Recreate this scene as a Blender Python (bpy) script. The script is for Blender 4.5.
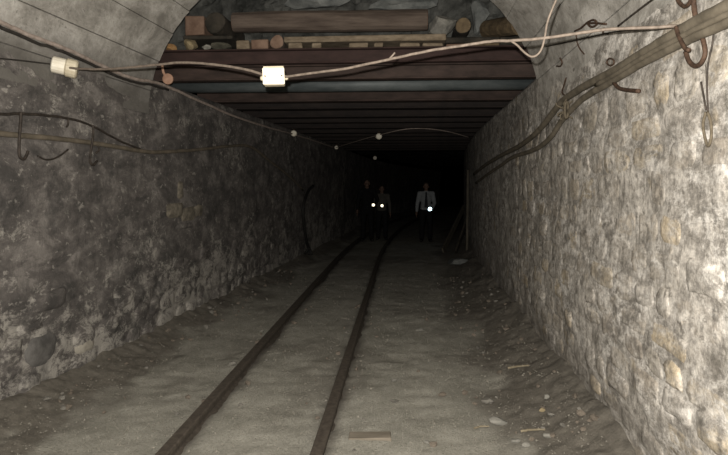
import bpy, bmesh, math, random
import numpy as np
from mathutils import Vector, Matrix

random.seed(7)
rng = np.random.default_rng(7)
for o in list(bpy.data.objects):
    bpy.data.objects.remove(o, do_unlink=True)
scene = bpy.context.scene
COL = scene.collection

# ------------------------------------------------------------------ camera
F = 600.0                      # focal length in pixels of a 728 px wide frame
EYE = Vector((0.0, 0.0, 1.65))
YAW = math.radians(3.62)       # the camera looks a little left of the drift's axis
PITCH = math.radians(4.05)     # and a little down
cam = bpy.data.cameras.new('camera')
cam.sensor_width = 36.0
cam.lens = F / 728.0 * 36.0
cam.clip_start = 0.02
cam.clip_end = 200
camo = bpy.data.objects.new('camera', cam)
camo.location = EYE
camo.rotation_euler = (math.pi / 2 - PITCH, 0, YAW)
COL.objects.link(camo)
scene.camera = camo

# ------------------------------------------------------------------ world, flash, exposure
w = bpy.data.worlds.new('underground')
scene.world = w
w.use_nodes = True
w.node_tree.nodes['Background'].inputs[0].default_value = (0.5, 0.55, 0.6, 1)
w.node_tree.nodes['Background'].inputs[1].default_value = 0.0

fl = bpy.data.lights.new('camera_flash', 'SPOT')      # the photographer's flash, just above the lens
fl.energy = 1290
fl.color = (1.0, 0.945, 0.875)
fl.shadow_soft_size = 0.012
fl.spot_size = math.radians(146)
fl.spot_blend = 1.0
flo = bpy.data.objects.new('camera_flash', fl)
flo.location = EYE + Vector((-0.04, 0.02, 0.085))
flo.rotation_euler = (math.pi / 2 - math.radians(2.0), 0, math.radians(2.0))
COL.objects.link(flo)

vs = scene.view_settings
vs.view_transform = 'Standard'
vs.look = 'None'
vs.exposure = 0.0
vs.gamma = 1.0
vs.use_curve_mapping = False

# ------------------------------------------------------------------ helpers
FWD = Vector((-math.sin(YAW) * math.cos(PITCH), math.cos(YAW) * math.cos(PITCH), -math.sin(PITCH)))
RIGHT = Vector((math.cos(YAW), math.sin(YAW), 0))
UP = RIGHT.cross(FWD)

def ray(px, py):
    return FWD + RIGHT * ((px - 364.0) / F) + UP * ((227.5 - py) / F)

def at(px, py, d):
    """point seen at (px,py) standing d metres down the drift"""
    r = ray(px, py)
    return EYE + r * (d / r.y)

def hsh(ix, iy, seed):
    n = (ix.astype(np.int64) * 374761393 + iy.astype(np.int64) * 668265263 + seed * 1442695041) & 0xffffffff
    n = ((n ^ (n >> 13)) * 1274126177) & 0xffffffff
    n = n ^ (n >> 16)
    return (n & 0xffff) / 65535.0

def vnoise(u, v, seed=0):
    u = np.asarray(u, float); v = np.asarray(v, float)
    iu = np.floor(u); iv = np.floor(v)
    fu = u - iu; fv = v - iv
    fu = fu * fu * (3 - 2 * fu); fv = fv * fv * (3 - 2 * fv)
    a = hsh(iu, iv, seed); b = hsh(iu + 1, iv, seed); c = hsh(iu, iv + 1, seed); d = hsh(iu + 1, iv + 1, seed)
    return (a * (1 - fu) + b * fu) * (1 - fv) + (c * (1 - fu) + d * fu) * fv

def fbm(u, v, seed=0, octv=4):
    t = 0; amp = 0.5; s = 1.0; tot = 0
    for k in range(octv):
        t = t + amp * vnoise(np.asarray(u) * s, np.asarray(v) * s, seed + 17 * k); tot += amp
        amp *= 0.55; s *= 2.03
    return t / tot        # 0..1

def tag(o, label=None, cat=None, group=None, kind=None):
    if label: o['label'] = label
    if cat: o['category'] = cat
    if group: o['group'] = group
    if kind: o['kind'] = kind
    return o

def obj_me(name, me, mat=None, parent=None):
    o = bpy.data.objects.new(name, me)
    COL.objects.link(o)
    if mat is not None and not me.materials:
        me.materials.append(mat)
    if parent is not None:
        o.parent = parent
    return o

def obj_bm(name, bm, mat=None, parent=None, smooth=False):
    me = bpy.data.meshes.new(name)
    bmesh.ops.recalc_face_normals(bm, faces=bm.faces)
    bm.to_mesh(me); bm.free()
    if smooth:
        me.polygons.foreach_set('use_smooth', [True] * len(me.polygons))
    return obj_me(name, me, mat, parent)

def obj_pd(name, verts, faces, mat=None, parent=None, smooth=False):
    me = bpy.data.meshes.new(name)
    me.from_pydata([tuple(v) for v in verts], [], faces)
    if smooth:
        me.polygons.foreach_set('use_smooth', [True] * len(me.polygons))
    me.update()
    return obj_me(name, me, mat, parent)

def empty(name, loc=(0, 0, 0), rz=0.0):
    o = bpy.data.objects.new(name, None)
    o.empty_display_size = 0.1
    o.location = loc; o.rotation_euler = (0, 0, rz)
    COL.objects.link(o)
    return o

def catmull(pts, n=6):
    pts = [Vector(p) for p in pts]
    if len(pts) < 3:
        return [pts[0].lerp(pts[1], k / n) for k in range(n + 1)]
    P = [pts[0] * 2 - pts[1]] + pts + [pts[-1] * 2 - pts[-2]]
    out = []
    for i in range(1, len(P) - 2):
        p0, p1, p2, p3 = P[i - 1], P[i], P[i + 1], P[i + 2]
        for k in range(n):
            t = k / n
            out.append(0.5 * ((2 * p1) + (p2 - p0) * t + (2 * p0 - 5 * p1 + 4 * p2 - p3) * t * t + (3 * p1 - p0 - 3 * p2 + p3) * t ** 3))
    out.append(pts[-1])
    return out

def tube(bm, pts, r, seg=8, jitter=0.0):
    """r: radius or list of radii; closed tube"""
    n = len(pts)
    rs = r if isinstance(r, (list, tuple)) else [r] * n
    rings = []
    prev = None
    for i in range(n):
        a = pts[max(0, i - 1)]; b = pts[min(n - 1, i + 1)]
        t = (b - a)
        t = t.normalized() if t.length > 1e-9 else Vector((0, 0, 1))
        if prev is None:
            ref = Vector((0, 0, 1)) if abs(t.z) < 0.9 else Vector((1, 0, 0))
            u = t.cross(ref).normalized()
        else:
            u = (prev - t * prev.dot(t))
            u = u.normalized() if u.length > 1e-6 else t.orthogonal().normalized()
        v = t.cross(u); prev = u
        ring = []
        for k in range(seg):
            a_ = 2 * math.pi * k / seg
            rr = rs[i] * (1 + (random.uniform(-jitter, jitter) if jitter else 0))
            ring.append(bm.verts.new(pts[i] + u * (math.cos(a_) * rr) + v * (math.sin(a_) * rr)))
        rings.append(ring)
    for i in range(n - 1):
        for k in range(seg):
            bm.faces.new((rings[i][k], rings[i][(k + 1) % seg], rings[i + 1][(k + 1) % seg], rings[i + 1][k]))
    bm.faces.new(rings[0][::-1]); bm.faces.new(rings[-1])

def wire(name, pts, r, mat, label, cat='wire', group=None, n=6, seg=8, wob=0.0, parent=None):
    ps = catmull(pts, n)
    if wob:
        for i in range(1, len(ps) - 1):
            ps[i] = ps[i] + Vector((random.uniform(-wob, wob), random.uniform(-wob, wob), random.uniform(-wob, wob)))
    bm = bmesh.new(); tube(bm, ps, r, seg)
    o = obj_bm(name, bm, mat, parent, smooth=True)
    if label: tag(o, label, cat, group)
    return o

def box(bm, c, s, rot=None, jit=0.0):
    hx, hy, hz = s[0] / 2, s[1] / 2, s[2] / 2
    vs_ = []
    for x in (-hx, hx):
        for y in (-hy, hy):
            for z in (-hz, hz):
                p = Vector((x, y, z))
                if jit: p += Vector((random.uniform(-jit, jit), random.uniform(-jit, jit), random.uniform(-jit, jit)))
                if rot is not None: p = rot @ p
                vs_.append(bm.verts.new(Vector(c) + p))
    for f in ((0, 1, 3, 2), (4, 6, 7, 5), (0, 4, 5, 1), (2, 3, 7, 6), (0, 2, 6, 4), (1, 5, 7, 3)):
        bm.faces.new([vs_[i] for i in f])

def bevel(bm, off, seg=2):
    bmesh.ops.bevel(bm, geom=list(bm.edges), offset=off, segments=seg, profile=0.6, affect='EDGES')

def rough_rock(r, seed, sub=2, flat=1.0, jag=0.35):
    rr = random.Random(seed)
    bm = bmesh.new()
    bmesh.ops.create_icosphere(bm, subdivisions=sub, radius=1.0)
    pl = [(Vector((rr.gauss(0, 1), rr.gauss(0, 1), rr.gauss(0, 1))).normalized(), rr.uniform(0.42, 0.85)) for _ in range(11)]
    for v in bm.verts:
        for n, d in pl:
            k = v.co.dot(n)
            if k > d: v.co -= n * (k - d)
        v.co *= 1 + rr.uniform(-0.05, 0.05) * jag * 2
        v.co = Vector((v.co.x * r[0], v.co.y * r[1], v.co.z * r[2] * flat))
    return bm

# ------------------------------------------------------------------ materials
class NT:
    def __init__(s, name):
        s.m = bpy.data.materials.new(name); s.m.use_nodes = True
        s.t = s.m.node_tree; s.b = s.t.nodes['Principled BSDF']
        s.b.inputs['Specular IOR Level'].default_value = 0.25
        s.tc = s.t.nodes.new('ShaderNodeTexCoord')
    def n(s, typ, **kw):
        nd = s.t.nodes.new(typ)
        for k, v in kw.items(): setattr(nd, k, v)
        return nd
    def L(s, a, b): s.t.links.new(a, b)
    def coord(s, scale=(1, 1, 1)):
        mp = s.n('ShaderNodeMapping'); mp.inputs['Scale'].default_value = scale
        s.L(s.tc.outputs['Object'], mp.inputs[0]); return mp.outputs[0]
    def noise(s, scale, detail=4, rough=0.6, sc=(1, 1, 1), dist=0.0):
        nd = s.n('ShaderNodeTexNoise')
        nd.inputs['Scale'].default_value = scale; nd.inputs['Detail'].default_value = detail
        nd.inputs['Roughness'].default_value = rough; nd.inputs['Distortion'].default_value = dist
        s.L(s.coord(sc), nd.inputs['Vector']); return nd.outputs[0]
    def ramp(s, fac, stops):
        r = s.n('ShaderNodeValToRGB'); e = r.color_ramp.elements
        while len(e) < len(stops): e.new(0.5)
        for i, (p, c) in enumerate(stops):
            e[i].position = p; e[i].color = (c if isinstance(c, tuple) else (c, c, c)) + (1,)
        s.L(fac, r.inputs[0]); return r.outputs[0]
    def mix(s, fac, a, b, mode='MIX'):
        m = s.n('ShaderNodeMix', data_type='RGBA', blend_type=mode)
        for sock, v in ((m.inputs[0], fac), (m.inputs[6], a), (m.inputs[7], b)):
            if isinstance(v, (int, float)): sock.default_value = v
            elif isinstance(v, tuple): sock.default_value = v + (1,)
            else: s.L(v, sock)
        return m.outputs[2]
    def attr(s, name):
        a = s.n('ShaderNodeAttribute'); a.attribute_name = name; return a.outputs['Fac']
    def bump(s, h, strength=0.5, dist=0.01):
        b = s.n('ShaderNodeBump'); b.inputs['Strength'].default_value = strength; b.inputs['Distance'].default_value = dist
        s.L(h, b.inputs['Height']); s.L(b.outputs[0], s.b.inputs['Normal'])
    def col(s, c):
        if isinstance(c, tuple): s.b.inputs['Base Color'].default_value = c + (1,)
        else: s.L(c, s.b.inputs['Base Color'])
    def rough(s, r): s.b.inputs['Roughness'].default_value = r

def simple(name, c1, c2, scale=12, rough=0.85, metal=0.0, bump=0.3, bd=0.004, sc=(1, 1, 1), lo=0.35, hi=0.65):
    t = NT(name)
    nz = t.noise(scale, 5, 0.65, sc)
    t.col(t.ramp(nz, [(lo, c1), (hi, c2)])); t.rough(rough)
    t.b.inputs['Metallic'].default_value = metal
    if bump: t.bump(t.noise(scale * 2.2, 5, 0.7, sc), bump, bd)
    return t.m

def mat_right_wall(stones=False):
    t = NT('limewashed_stone' if stones else 'lime_mortar')
    fine = t.noise(11, 8, 0.8, (1, 0.42, 0.9), 0.25)
    big = t.noise(1.7, 4, 0.6)
    streak = t.noise(12, 6, 0.75, (1, 0.6, 0.42), 0.2)
    c = t.ramp(fine, [(0.41, (0.16, 0.147, 0.127)), (0.49, (0.33, 0.308, 0.274)), (0.57, (0.63, 0.602, 0.553))])
    grey = t.ramp(streak, [(0.40, (0.16, 0.146, 0.124)), (0.58, (0.52, 0.485, 0.43))])
    c = t.mix(t.ramp(big, [(0.40, 0.85), (0.60, 0.1)]), c, grey)
    if stones:      # each stone has its own shade, but lime is smeared over most of it
        oi = t.n('ShaderNodeObjectInfo')
        tint = t.ramp(oi.outputs['Random'], [(0.0, (0.22, 0.19, 0.155)), (0.3, (0.42, 0.37, 0.30)), (0.5, (0.26, 0.24, 0.205)), (0.72, (0.44, 0.355, 0.23)), (0.8, (0.30, 0.27, 0.23)), (1.0, (0.48, 0.45, 0.40))])
        tint = t.mix(0.55, tint, fine, 'OVERLAY')
        sm = t.noise(6, 6, 0.75, (1, 0.5, 0.9), 0.3)
        c = t.mix(t.ramp(sm, [(0.42, 0.72), (0.58, 0.0)]), c, tint)
    else:
        ochre = t.noise(3.3, 3, 0.5, (1, 1, 1.1))
        c = t.mix(t.ramp(ochre, [(0.64, 0.0), (0.74, 0.5)]), c, (0.50, 0.40, 0.25))
    gr = t.noise(46, 6, 0.8, (1, 0.55, 0.5), 0.2)
    c = t.mix(0.85, c, t.ramp(gr, [(0.40, 0.55), (0.50, 0.9), (0.60, 1.25)]), 'MULTIPLY')
    dk = t.noise(24, 5, 0.75, (1, 0.45, 0.8))
    c = t.mix(t.ramp(dk, [(0.36, 0.75), (0.45, 0.0)]), c, (0.12, 0.109, 0.092))
    # damp dirt splashed along the foot of the wall
    sep = t.n('ShaderNodeSeparateXYZ'); t.L(t.tc.outputs['Object'], sep.inputs[0])
    mr = t.n('ShaderNodeMapRange'); t.L(sep.outputs['Z'], mr.inputs[0])
    mr.inputs[1].default_value = 0.05; mr.inputs[2].default_value = 1.1
    add = t.n('ShaderNodeMath', operation='ADD'); t.L(mr.outputs[0], add.inputs[0])
    ng = t.noise(4, 4, 0.6); t.L(ng, add.inputs[1])
    c = t.mix(t.ramp(add.outputs[0], [(0.5, 0.85), (1.1, 0.0)]), c, (0.135, 0.121, 0.10))
    t.col(c); t.rough(0.95)
    t.bump(t.noise(30, 8, 0.75, (1, 0.5, 0.9), 0.2), 0.6, 0.008)
    return t.m

def mat_left_wall():
    t = NT('dark_stained_render')
    a = t.noise(5.0, 7, 0.76, (1, 0.5, 0.9), 0.3)
    c = t.ramp(a, [(0.38, (0.056, 0.052, 0.048)), (0.51, (0.107, 0.097, 0.089)), (0.62, (0.185, 0.170, 0.155))])
    # pale lime blooms, more of them low on the wall
    sep = t.n('ShaderNodeSeparateXYZ'); t.L(t.tc.outputs['Object'], sep.inputs[0])
    mr = t.n('ShaderNodeMapRange'); t.L(sep.outputs['Z'], mr.inputs[0])
    mr.inputs[1].default_value = 0.1; mr.inputs[2].default_value = 1.5
    mr.inputs[3].default_value = 0.10; mr.inputs[4].default_value = -0.03
    zone = t.noise(0.9, 3, 0.6)
    bl = t.noise(11, 7, 0.82, (1, 0.5, 0.7), 0.4)
    a1 = t.n('ShaderNodeMath', operation='ADD'); t.L(mr.outputs[0], a1.inputs[0]); t.L(bl, a1.inputs[1])
    a2 = t.n('ShaderNodeMath', operation='MULTIPLY_ADD'); t.L(zone, a2.inputs[0]); a2.inputs[1].default_value = 0.55; t.L(a1.outputs[0], a2.inputs[2])
    c = t.mix(t.ramp(a2.outputs[0], [(0.815, 0.0), (0.91, 0.75)]), c, (0.36, 0.34, 0.30))
    sp = t.noise(24, 4, 0.65, (1, 0.5, 0.8))
    c = t.mix(t.ramp(sp, [(0.60, 0.0), (0.67, 0.55)]), c, (0.34, 0.32, 0.285))
    dk = t.noise(1.5, 6, 0.75)
    c = t.mix(t.ramp(dk, [(0.52, 0.0), (0.64, 0.65)]), c, (0.036, 0.035, 0.033))
    t.col(c); t.rough(0.93)
    t.bump(t.noise(22, 8, 0.75, (1, 1, 0.8), 0.4), 0.8, 0.014)
    return t.m

def mat_concrete():
    t = NT('vault_concrete')
    a = t.noise(3.5, 7, 0.72, (1, 0.7, 1), 0.4)
    c = t.ramp(a, [(0.38, (0.21, 0.198, 0.174)), (0.51, (0.36, 0.343, 0.308)), (0.63, (0.50, 0.48, 0.44))])
    st = t.noise(7, 6, 0.75, (1, 0.5, 1), 0.6)
    c = t.mix(t.ramp(st, [(0.52, 0.0), (0.66, 0.55)]), c, (0.20, 0.187, 0.162))
    pit = t.noise(34, 4, 0.65)
    c = t.mix(t.ramp(pit, [(0.32, 0.6), (0.40, 0.0)]), c, (0.11, 0.102, 0.088))
    # uneven dark stain on the left flank of the vault, stronger lower down
    sep = t.n('ShaderNodeSeparateXYZ'); t.L(t.tc.outputs['Object'], sep.inputs[0])
    m1 = t.n('ShaderNodeMapRange'); t.L(sep.outputs['Z'], m1.inputs[0])
    lt = t.n('ShaderNodeMath', operation='LESS_THAN'); t.L(sep.outputs['X'], lt.inputs[0]); lt.inputs[1].default_value = -0.7
    m1.inputs[1].default_value = 0.75; m1.inputs[2].default_value = 0.05; m1.inputs[3].default_value = 0.0; m1.inputs[4].default_value = 0.75
    nz = t.noise(2.2, 5, 0.65, (1, 0.6, 1))
    ad = t.n('ShaderNodeMath', operation='MULTIPLY_ADD'); t.L(nz, ad.inputs[0]); ad.inputs[1].default_value = 0.7; t.L(m1.outputs[0], ad.inputs[2])
    mm = t.n('ShaderNodeMath', operation='MULTIPLY'); t.L(t.ramp(ad.outputs[0], [(0.5, 0.0), (1.0, 0.9)]), mm.inputs[0]); t.L(lt.outputs[0], mm.inputs[1])
    c = t.mix(mm.outputs[0], c, (0.105, 0.098, 0.087))
    t.col(c); t.rough(0.93)
    t.bump(t.noise(25, 7, 0.72), 0.6, 0.010)
    return t.m

def mat_floor():
    t = NT('packed_mine_floor')
    a = t.noise(3.0, 6, 0.65)
    c = t.ramp(a, [(0.32, (0.215, 0.207, 0.172)), (0.68, (0.335, 0.322, 0.275))])
    g = t.noise(48, 8, 0.85)
    c = t.mix(t.ramp(g, [(0.38, 0.65), (0.48, 0.0)]), c, (0.10, 0.095, 0.08))
    c = t.mix(t.ramp(g, [(0.54, 0.0), (0.64, 0.6)]), c, (0.42, 0.405, 0.355))
    d2 = t.noise(14, 5, 0.7)
    dirt = t.attr('dirt')
    dcol = t.ramp(d2, [(0.3, (0.068, 0.060, 0.049)), (0.7, (0.160, 0.144, 0.118))])
    c = t.mix(dirt, c, dcol)
    mud = t.attr('mud')
    c = t.mix(mud, c, (0.078, 0.067, 0.054))
    t.col(c); t.rough(0.93)
    t.bump(t.noise(60, 7, 0.75), 0.9, 0.010)
    return t.m

M = {}
M['rwall'] = mat_right_wall(); M['rstone'] = mat_right_wall(True)
M['lwall'] = mat_left_wall()
M['conc'] = mat_concrete()
M['floor'] = mat_floor()
M['rail'] = simple('dark_rusty_rail', (0.040, 0.033, 0.026), (0.080, 0.067, 0.053), 25, 0.75, 0.0, 0.3, 0.003)
M['rust'] = simple('red_brown_rusty_steel', (0.0204, 0.0109, 0.0088), (0.0394, 0.0218, 0.0184), 9, 0.75, 0.0, 0.3, 0.003, (0.4, 1, 1))
M['rust2'] = simple('dark_rust_steel', (0.020, 0.013, 0.010), (0.046, 0.030, 0.024), 9, 0.75, 0.0, 0.3, 0.003, (0.4, 1, 1))
M['blue'] = simple('blue_grey_steel', (0.0459, 0.0554, 0.0567), (0.0945, 0.1067, 0.1067), 7, 0.55, 0.15, 0.2, 0.002, (0.3, 1, 1))
M['dbrown'] = simple('dark_brown_steel', (0.0082, 0.0059, 0.0050), (0.0191, 0.0132, 0.0104), 9, 0.75, 0.0, 0.3, 0.003, (0.4, 1, 1))
M['rock'] = simple('dark_wet_rock', (0.018, 0.019, 0.017), (0.085, 0.086, 0.078), 3.2, 0.8, 0.0, 0.9, 0.03)
M['rock2'] = simple('grey_slate_rock', (0.07, 0.075, 0.072), (0.16, 0.165, 0.155), 6, 0.8, 0.0, 0.8, 0.01)
M['greystone'] = simple('warm_grey_stone', (0.10, 0.094, 0.08), (0.21, 0.198, 0.172), 10, 0.9, 0.0, 0.6, 0.006)
M['palestone'] = simple('pale_stone', (0.1275, 0.1243, 0.1084), (0.2422, 0.2326, 0.2040), 10, 0.9, 0.0, 0.6, 0.006)
M['yellowstone'] = simple('yellowish_stone', (0.17, 0.135, 0.075), (0.29, 0.235, 0.145), 10, 0.9, 0.0, 0.6, 0.006)
M['orangestone'] = simple('orange_stone', (0.24, 0.135, 0.055), (0.36, 0.22, 0.10), 10, 0.9, 0.0, 0.6, 0.006)
M['darkstone'] = simple('dark_stone', (0.028, 0.027, 0.02), (0.075, 0.07, 0.052), 9, 0.9, 0.0, 0.6, 0.006)
M['wood'] = simple('old_red_grey_timber', (0.0404, 0.0294, 0.0230), (0.1000, 0.0780, 0.0618), 5, 0.85, 0.0, 0.5, 0.006, (0.35, 2.5, 2.5))
M['woodY'] = simple('yellowish_timber', (0.0928, 0.0711, 0.0469), (0.1968, 0.1573, 0.1101), 10, 0.85, 0.0, 0.5, 0.005, (0.7, 1, 2))
M['woodP'] = simple('pinkish_sawn_timber', (0.105, 0.065, 0.045), (0.180, 0.121, 0.087), 9, 0.85, 0.0, 0.4, 0.005)
M['woodD'] = simple('dark_damp_timber', (0.012, 0.011, 0.008), (0.038, 0.032, 0.024), 7, 0.85, 0.0, 0.6, 0.008)
M['woodB'] = simple('brown_bark_timber', (0.059, 0.042, 0.024), (0.133, 0.098, 0.056), 8, 0.85, 0.0, 0.6, 0.008)
M['woodG'] = simple('grey_brown_board', (0.0468, 0.0414, 0.0306), (0.0936, 0.0828, 0.0612), 8, 0.85, 0.0, 0.4, 0.004, (2, 2, 0.4))
M['woodG2'] = simple('dry_straw_stick', (0.16, 0.135, 0.09), (0.26, 0.225, 0.16), 12, 0.9, 0.0, 0.0)
M['lag'] = simple('dark_lagging_board', (0.0069, 0.0054, 0.0044), (0.0171, 0.0127, 0.0098), 7, 0.85, 0.0, 0.4, 0.005, (2, 0.3, 2))  # near-black brown, grain drawn out along the drift
M['wireTan'] = simple('tan_cable_sheath', (0.11, 0.088, 0.070), (0.20, 0.162, 0.13), 30, 0.6, 0.0, 0.0)
M['wirePink'] = simple('dusty_pink_cable', (0.24, 0.195, 0.165), (0.40, 0.335, 0.29), 18, 0.65, 0.0, 0.0)
M['wireDark'] = simple('black_wire', (0.018, 0.016, 0.014), (0.04, 0.035, 0.03), 20, 0.6, 0.0, 0.0)
M['cable'] = simple('dusty_olive_cable', (0.0825, 0.0705, 0.0510), (0.1613, 0.1387, 0.1028), 9, 0.7, 0.0, 0.25, 0.003)
M['cableL'] = simple('dusty_brown_cable', (0.08, 0.068, 0.05), (0.15, 0.126, 0.094), 9, 0.7, 0.0, 0.25, 0.003)
M['iron'] = simple('rusty_iron_hook', (0.0308, 0.0185, 0.0123), (0.0784, 0.0476, 0.0308), 40, 0.7, 0.1, 0.3, 0.002)
M['irondark'] = simple('dark_iron', (0.018, 0.015, 0.012), (0.05, 0.04, 0.032), 30, 0.7, 0.1, 0.2, 0.002)
M['cream'] = simple('cream_plastic', (0.6630, 0.6120, 0.4930), (0.7480, 0.7055, 0.5950), 14, 0.4, 0.0, 0.0)
M['creamD'] = simple('yellowed_porcelain', (0.4400, 0.3840, 0.2720), (0.5760, 0.5200, 0.3920), 14, 0.4, 0.0, 0.0)
M['tape'] = simple('orange_brown_tape', (0.2250, 0.1312, 0.0863), (0.3150, 0.1950, 0.1350), 20, 0.7, 0.0, 0.0)
M['rope'] = simple('dirty_rope', (0.0588, 0.0483, 0.0315), (0.1092, 0.0903, 0.0630), 40, 0.9, 0.0, 0.4, 0.003)
M['hose'] = simple('black_rubber', (0.0084, 0.0084, 0.0077), (0.0196, 0.0189, 0.0168), 15, 0.7, 0.0, 0.0)
M['skin'] = simple('skin', (0.10, 0.062, 0.046), (0.13, 0.083, 0.062), 20, 0.6, 0.0, 0.0)
M['hair'] = simple('dark_hair', (0.015, 0.012, 0.010), (0.035, 0.027, 0.02), 60, 0.7, 0.0, 0.3, 0.003)
M['shirtW'] = simple('dimmed_white_shirt_cloth', (0.15, 0.16, 0.165), (0.20, 0.21, 0.215), 8, 0.9, 0.0, 0.3, 0.01)  # white cloth; the dimness at that distance is put into its colour
M['shirtG'] = simple('grey_shirt_cloth', (0.0450, 0.0420, 0.0348), (0.0660, 0.0600, 0.0510), 8, 0.9, 0.0, 0.3, 0.01)
M['coat'] = simple('black_coat_cloth', (0.0030, 0.0030, 0.0032), (0.0060, 0.0060, 0.0063), 8, 0.9, 0.0, 0.3, 0.01)
M['trouser'] = simple('dark_trouser_cloth', (0.0030, 0.0030, 0.0035), (0.0060, 0.0060, 0.0065), 8, 0.9, 0.0, 0.3, 0.01)
M['shoe'] = simple('black_boot', (0.0060, 0.0055, 0.0050), (0.0125, 0.0110, 0.0100), 12, 0.5, 0.0, 0.0)
M['tie'] = simple('black_tie', (0.0050, 0.0055, 0.0075), (0.0090, 0.0100, 0.0130), 20, 0.7, 0.0, 0.0)
M['torch'] = simple('black_torch_body', (0.02, 0.02, 0.022), (0.04, 0.04, 0.043), 20, 0.4, 0.0, 0.0)
M['eye'] = simple('eye', (0.02, 0.016, 0.013), (0.05, 0.042, 0.035), 20, 0.3, 0.0, 0.0)

def emit(name, c, s):
    m = bpy.data.materials.new(name); m.use_nodes = True
    b = m.node_tree.nodes['Principled BSDF']
    b.inputs['Emission Color'].default_value = c + (1,); b.inputs['Emission Strength'].default_value = s
    b.inputs['Base Color'].default_value = (0.8, 0.8, 0.8, 1)
    return m
M['lensB'] = emit('lit_blue_white_lens', (0.62, 0.85, 1.0), 5.0)
M['lensW'] = emit('lit_warm_white_lens', (1.0, 0.88, 0.62), 2.2)

# ------------------------------------------------------------------ plan of the drift
SPRING = 2.36      # springing line of the concrete vault
RISE = 1.62
VEND = 5.95        # the vault ends here and the beams begin
WTOP = 2.715       # top of the stone walls under the beams

def xR(d): return 1.20 + 0.022 * np.minimum(d, 17) + 0.0046 * np.maximum(0, d - 10) ** 2
def xL(d): return -3.05 + 0.068 * np.minimum(d, 17) + 0.0046 * np.maximum(0, d - 14) ** 2
def wallx(side, d, z, out=0.0):
    if side > 0: return xR(d) + 0.0 * z - out
    return xL(d) + 0.045 * z + out
def railx(i, d):      # i 0 left, 1 right
    return (-1.40, -0.495)[i] + 0.0046 * np.maximum(0, d - 12) ** 2

def vault_pt(d, phi, out=0.0):
    a0 = float(wallx(-1, d, SPRING)); a1 = float(wallx(1, d, SPRING))
    xm = (a0 + a1) / 2; a = (a1 - a0) / 2
    return Vector((xm + (a - out) * math.cos(phi), d, SPRING + (RISE - out) * math.sin(phi)))

def inside(p, off):
    d = p.y
    if p.z <= SPRING or d > VEND:
        return wallx(-1, d, p.z) + off < p.x < wallx(1, d, p.z) - off
    a0 = float(wallx(-1, d, SPRING)); a1 = float(wallx(1, d, SPRING))
    xm = (a0 + a1) / 2; a = (a1 - a0) / 2
    return ((p.x - xm) / (a - off)) ** 2 + ((p.z - SPRING) / (RISE - off)) ** 2 < 1

def onwall(px, py, off=0.02):
    """where the sight line through (px,py) meets the wall or vault, off metres proud of it"""
    r = ray(px, py); t = 0.5
    while t < 40 and inside(EYE + r * t, off): t += 0.02
    lo, hi = t - 0.02, t
    for _ in range(18):
        m = (lo + hi) / 2
        if inside(EYE + r * m, off): lo = m
        else: hi = m
    return EYE + r * lo

# ------------------------------------------------------------------ floor
def build_floor():
    ds = [-3.0]
    while ds[-1] < 46:
        d = ds[-1]
        ds.append(d + (0.12 if d < 2.2 else 0.03 if d < 6 else 0.05 if d < 10 else 0.1 if d < 18 else 0.3))
    ds = np.array(ds)
    us = np.linspace(0, 1, 150)
    D, U = np.meshgrid(ds, us, indexing='ij')
    X = (xL(D) - 0.25) * (1 - U) + (xR(D) + 0.25) * U
    dr = xR(D) - X; dl = X - xL(D)
    edge = fbm(X * 2.5, D * 1.6, 3)
    Z = 0.035 * (fbm(X * 2.2, D * 1.6, 5) - 0.5) + 0.022 * (fbm(X * 9, D * 9, 9, 3) - 0.5)
    mr = np.clip(1 - dr / 0.75, 0, 1); ml = np.clip(1 - dl / 0.5, 0, 1)
    Z += 0.24 * mr ** 1.7 * (0.4 + edge) + 0.15 * ml ** 1.6 * (0.4 + edge)
    Z += 0.05 * (mr + ml) * (fbm(X * 13, D * 13, 21, 3) - 0.5)
    rx0, rx1 = railx(0, D), railx(1, D)
    q = np.minimum(np.abs(X - rx0), np.abs(X - rx1))
    Z -= 0.012 * np.exp(-(q / 0.09) ** 2)
    mud = np.clip(1.25 - q / (0.035 + 0.14 * fbm(X * 7, D * 4.5, 31) ** 1.5), 0, 1) * 0.9
    sm = lambda x: np.clip(x, 0, 1) ** 2 * (3 - 2 * np.clip(x, 0, 1))
    dirt = np.maximum(sm((0.95 + 0.5 * (edge - 0.5) * 2 - dr) / 0.55), sm((0.50 + 0.9 * (edge - 0.5) - dl) / 0.30))
    pat = fbm(X * 1.3, D * 0.9, 77)
    dirt = np.maximum(dirt * 0.92, 0.45 * sm((pat - 0.56) / 0.14))
    n0, n1 = D.shape
    V = np.stack([X, D, Z], -1).reshape(-1, 3)
    idx = np.arange(n0 * n1).reshape(n0, n1)
    Fq = np.stack([idx[:-1, :-1], idx[:-1, 1:], idx[1:, 1:], idx[1:, :-1]], -1).reshape(-1, 4)
    me = bpy.data.meshes.new('floor')
    me.from_pydata(V.tolist(), [], Fq.tolist())
    for nm, A in (('mud', mud), ('dirt', dirt)):
        at_ = me.attributes.new(nm, 'FLOAT', 'POINT'); at_.data.foreach_set('value', A.reshape(-1).astype(np.float32))
    me.polygons.foreach_set('use_smooth', [True] * len(me.polygons))
    o = obj_me('floor', me, M['floor'])
    return tag(o, 'packed pale grey earth floor of the mine drift', None, None, 'structure'), (ds, us, X, Z)
floor_o, (FD, FU, FX, FZ) = build_floor()

def floor_z(x, d):
    i = int(np.clip(np.searchsorted(FD, d), 0, len(FD) - 1))
    return float(np.interp(x, FX[i], FZ[i]))

def onfloor(px, py):
    r = ray(px, py); p = EYE + r * (EYE.z / -r.z)
    for _ in range(4):
        p = EYE + r * ((EYE.z - floor_z(p.x, p.y)) / -r.z)
    return p

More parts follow.
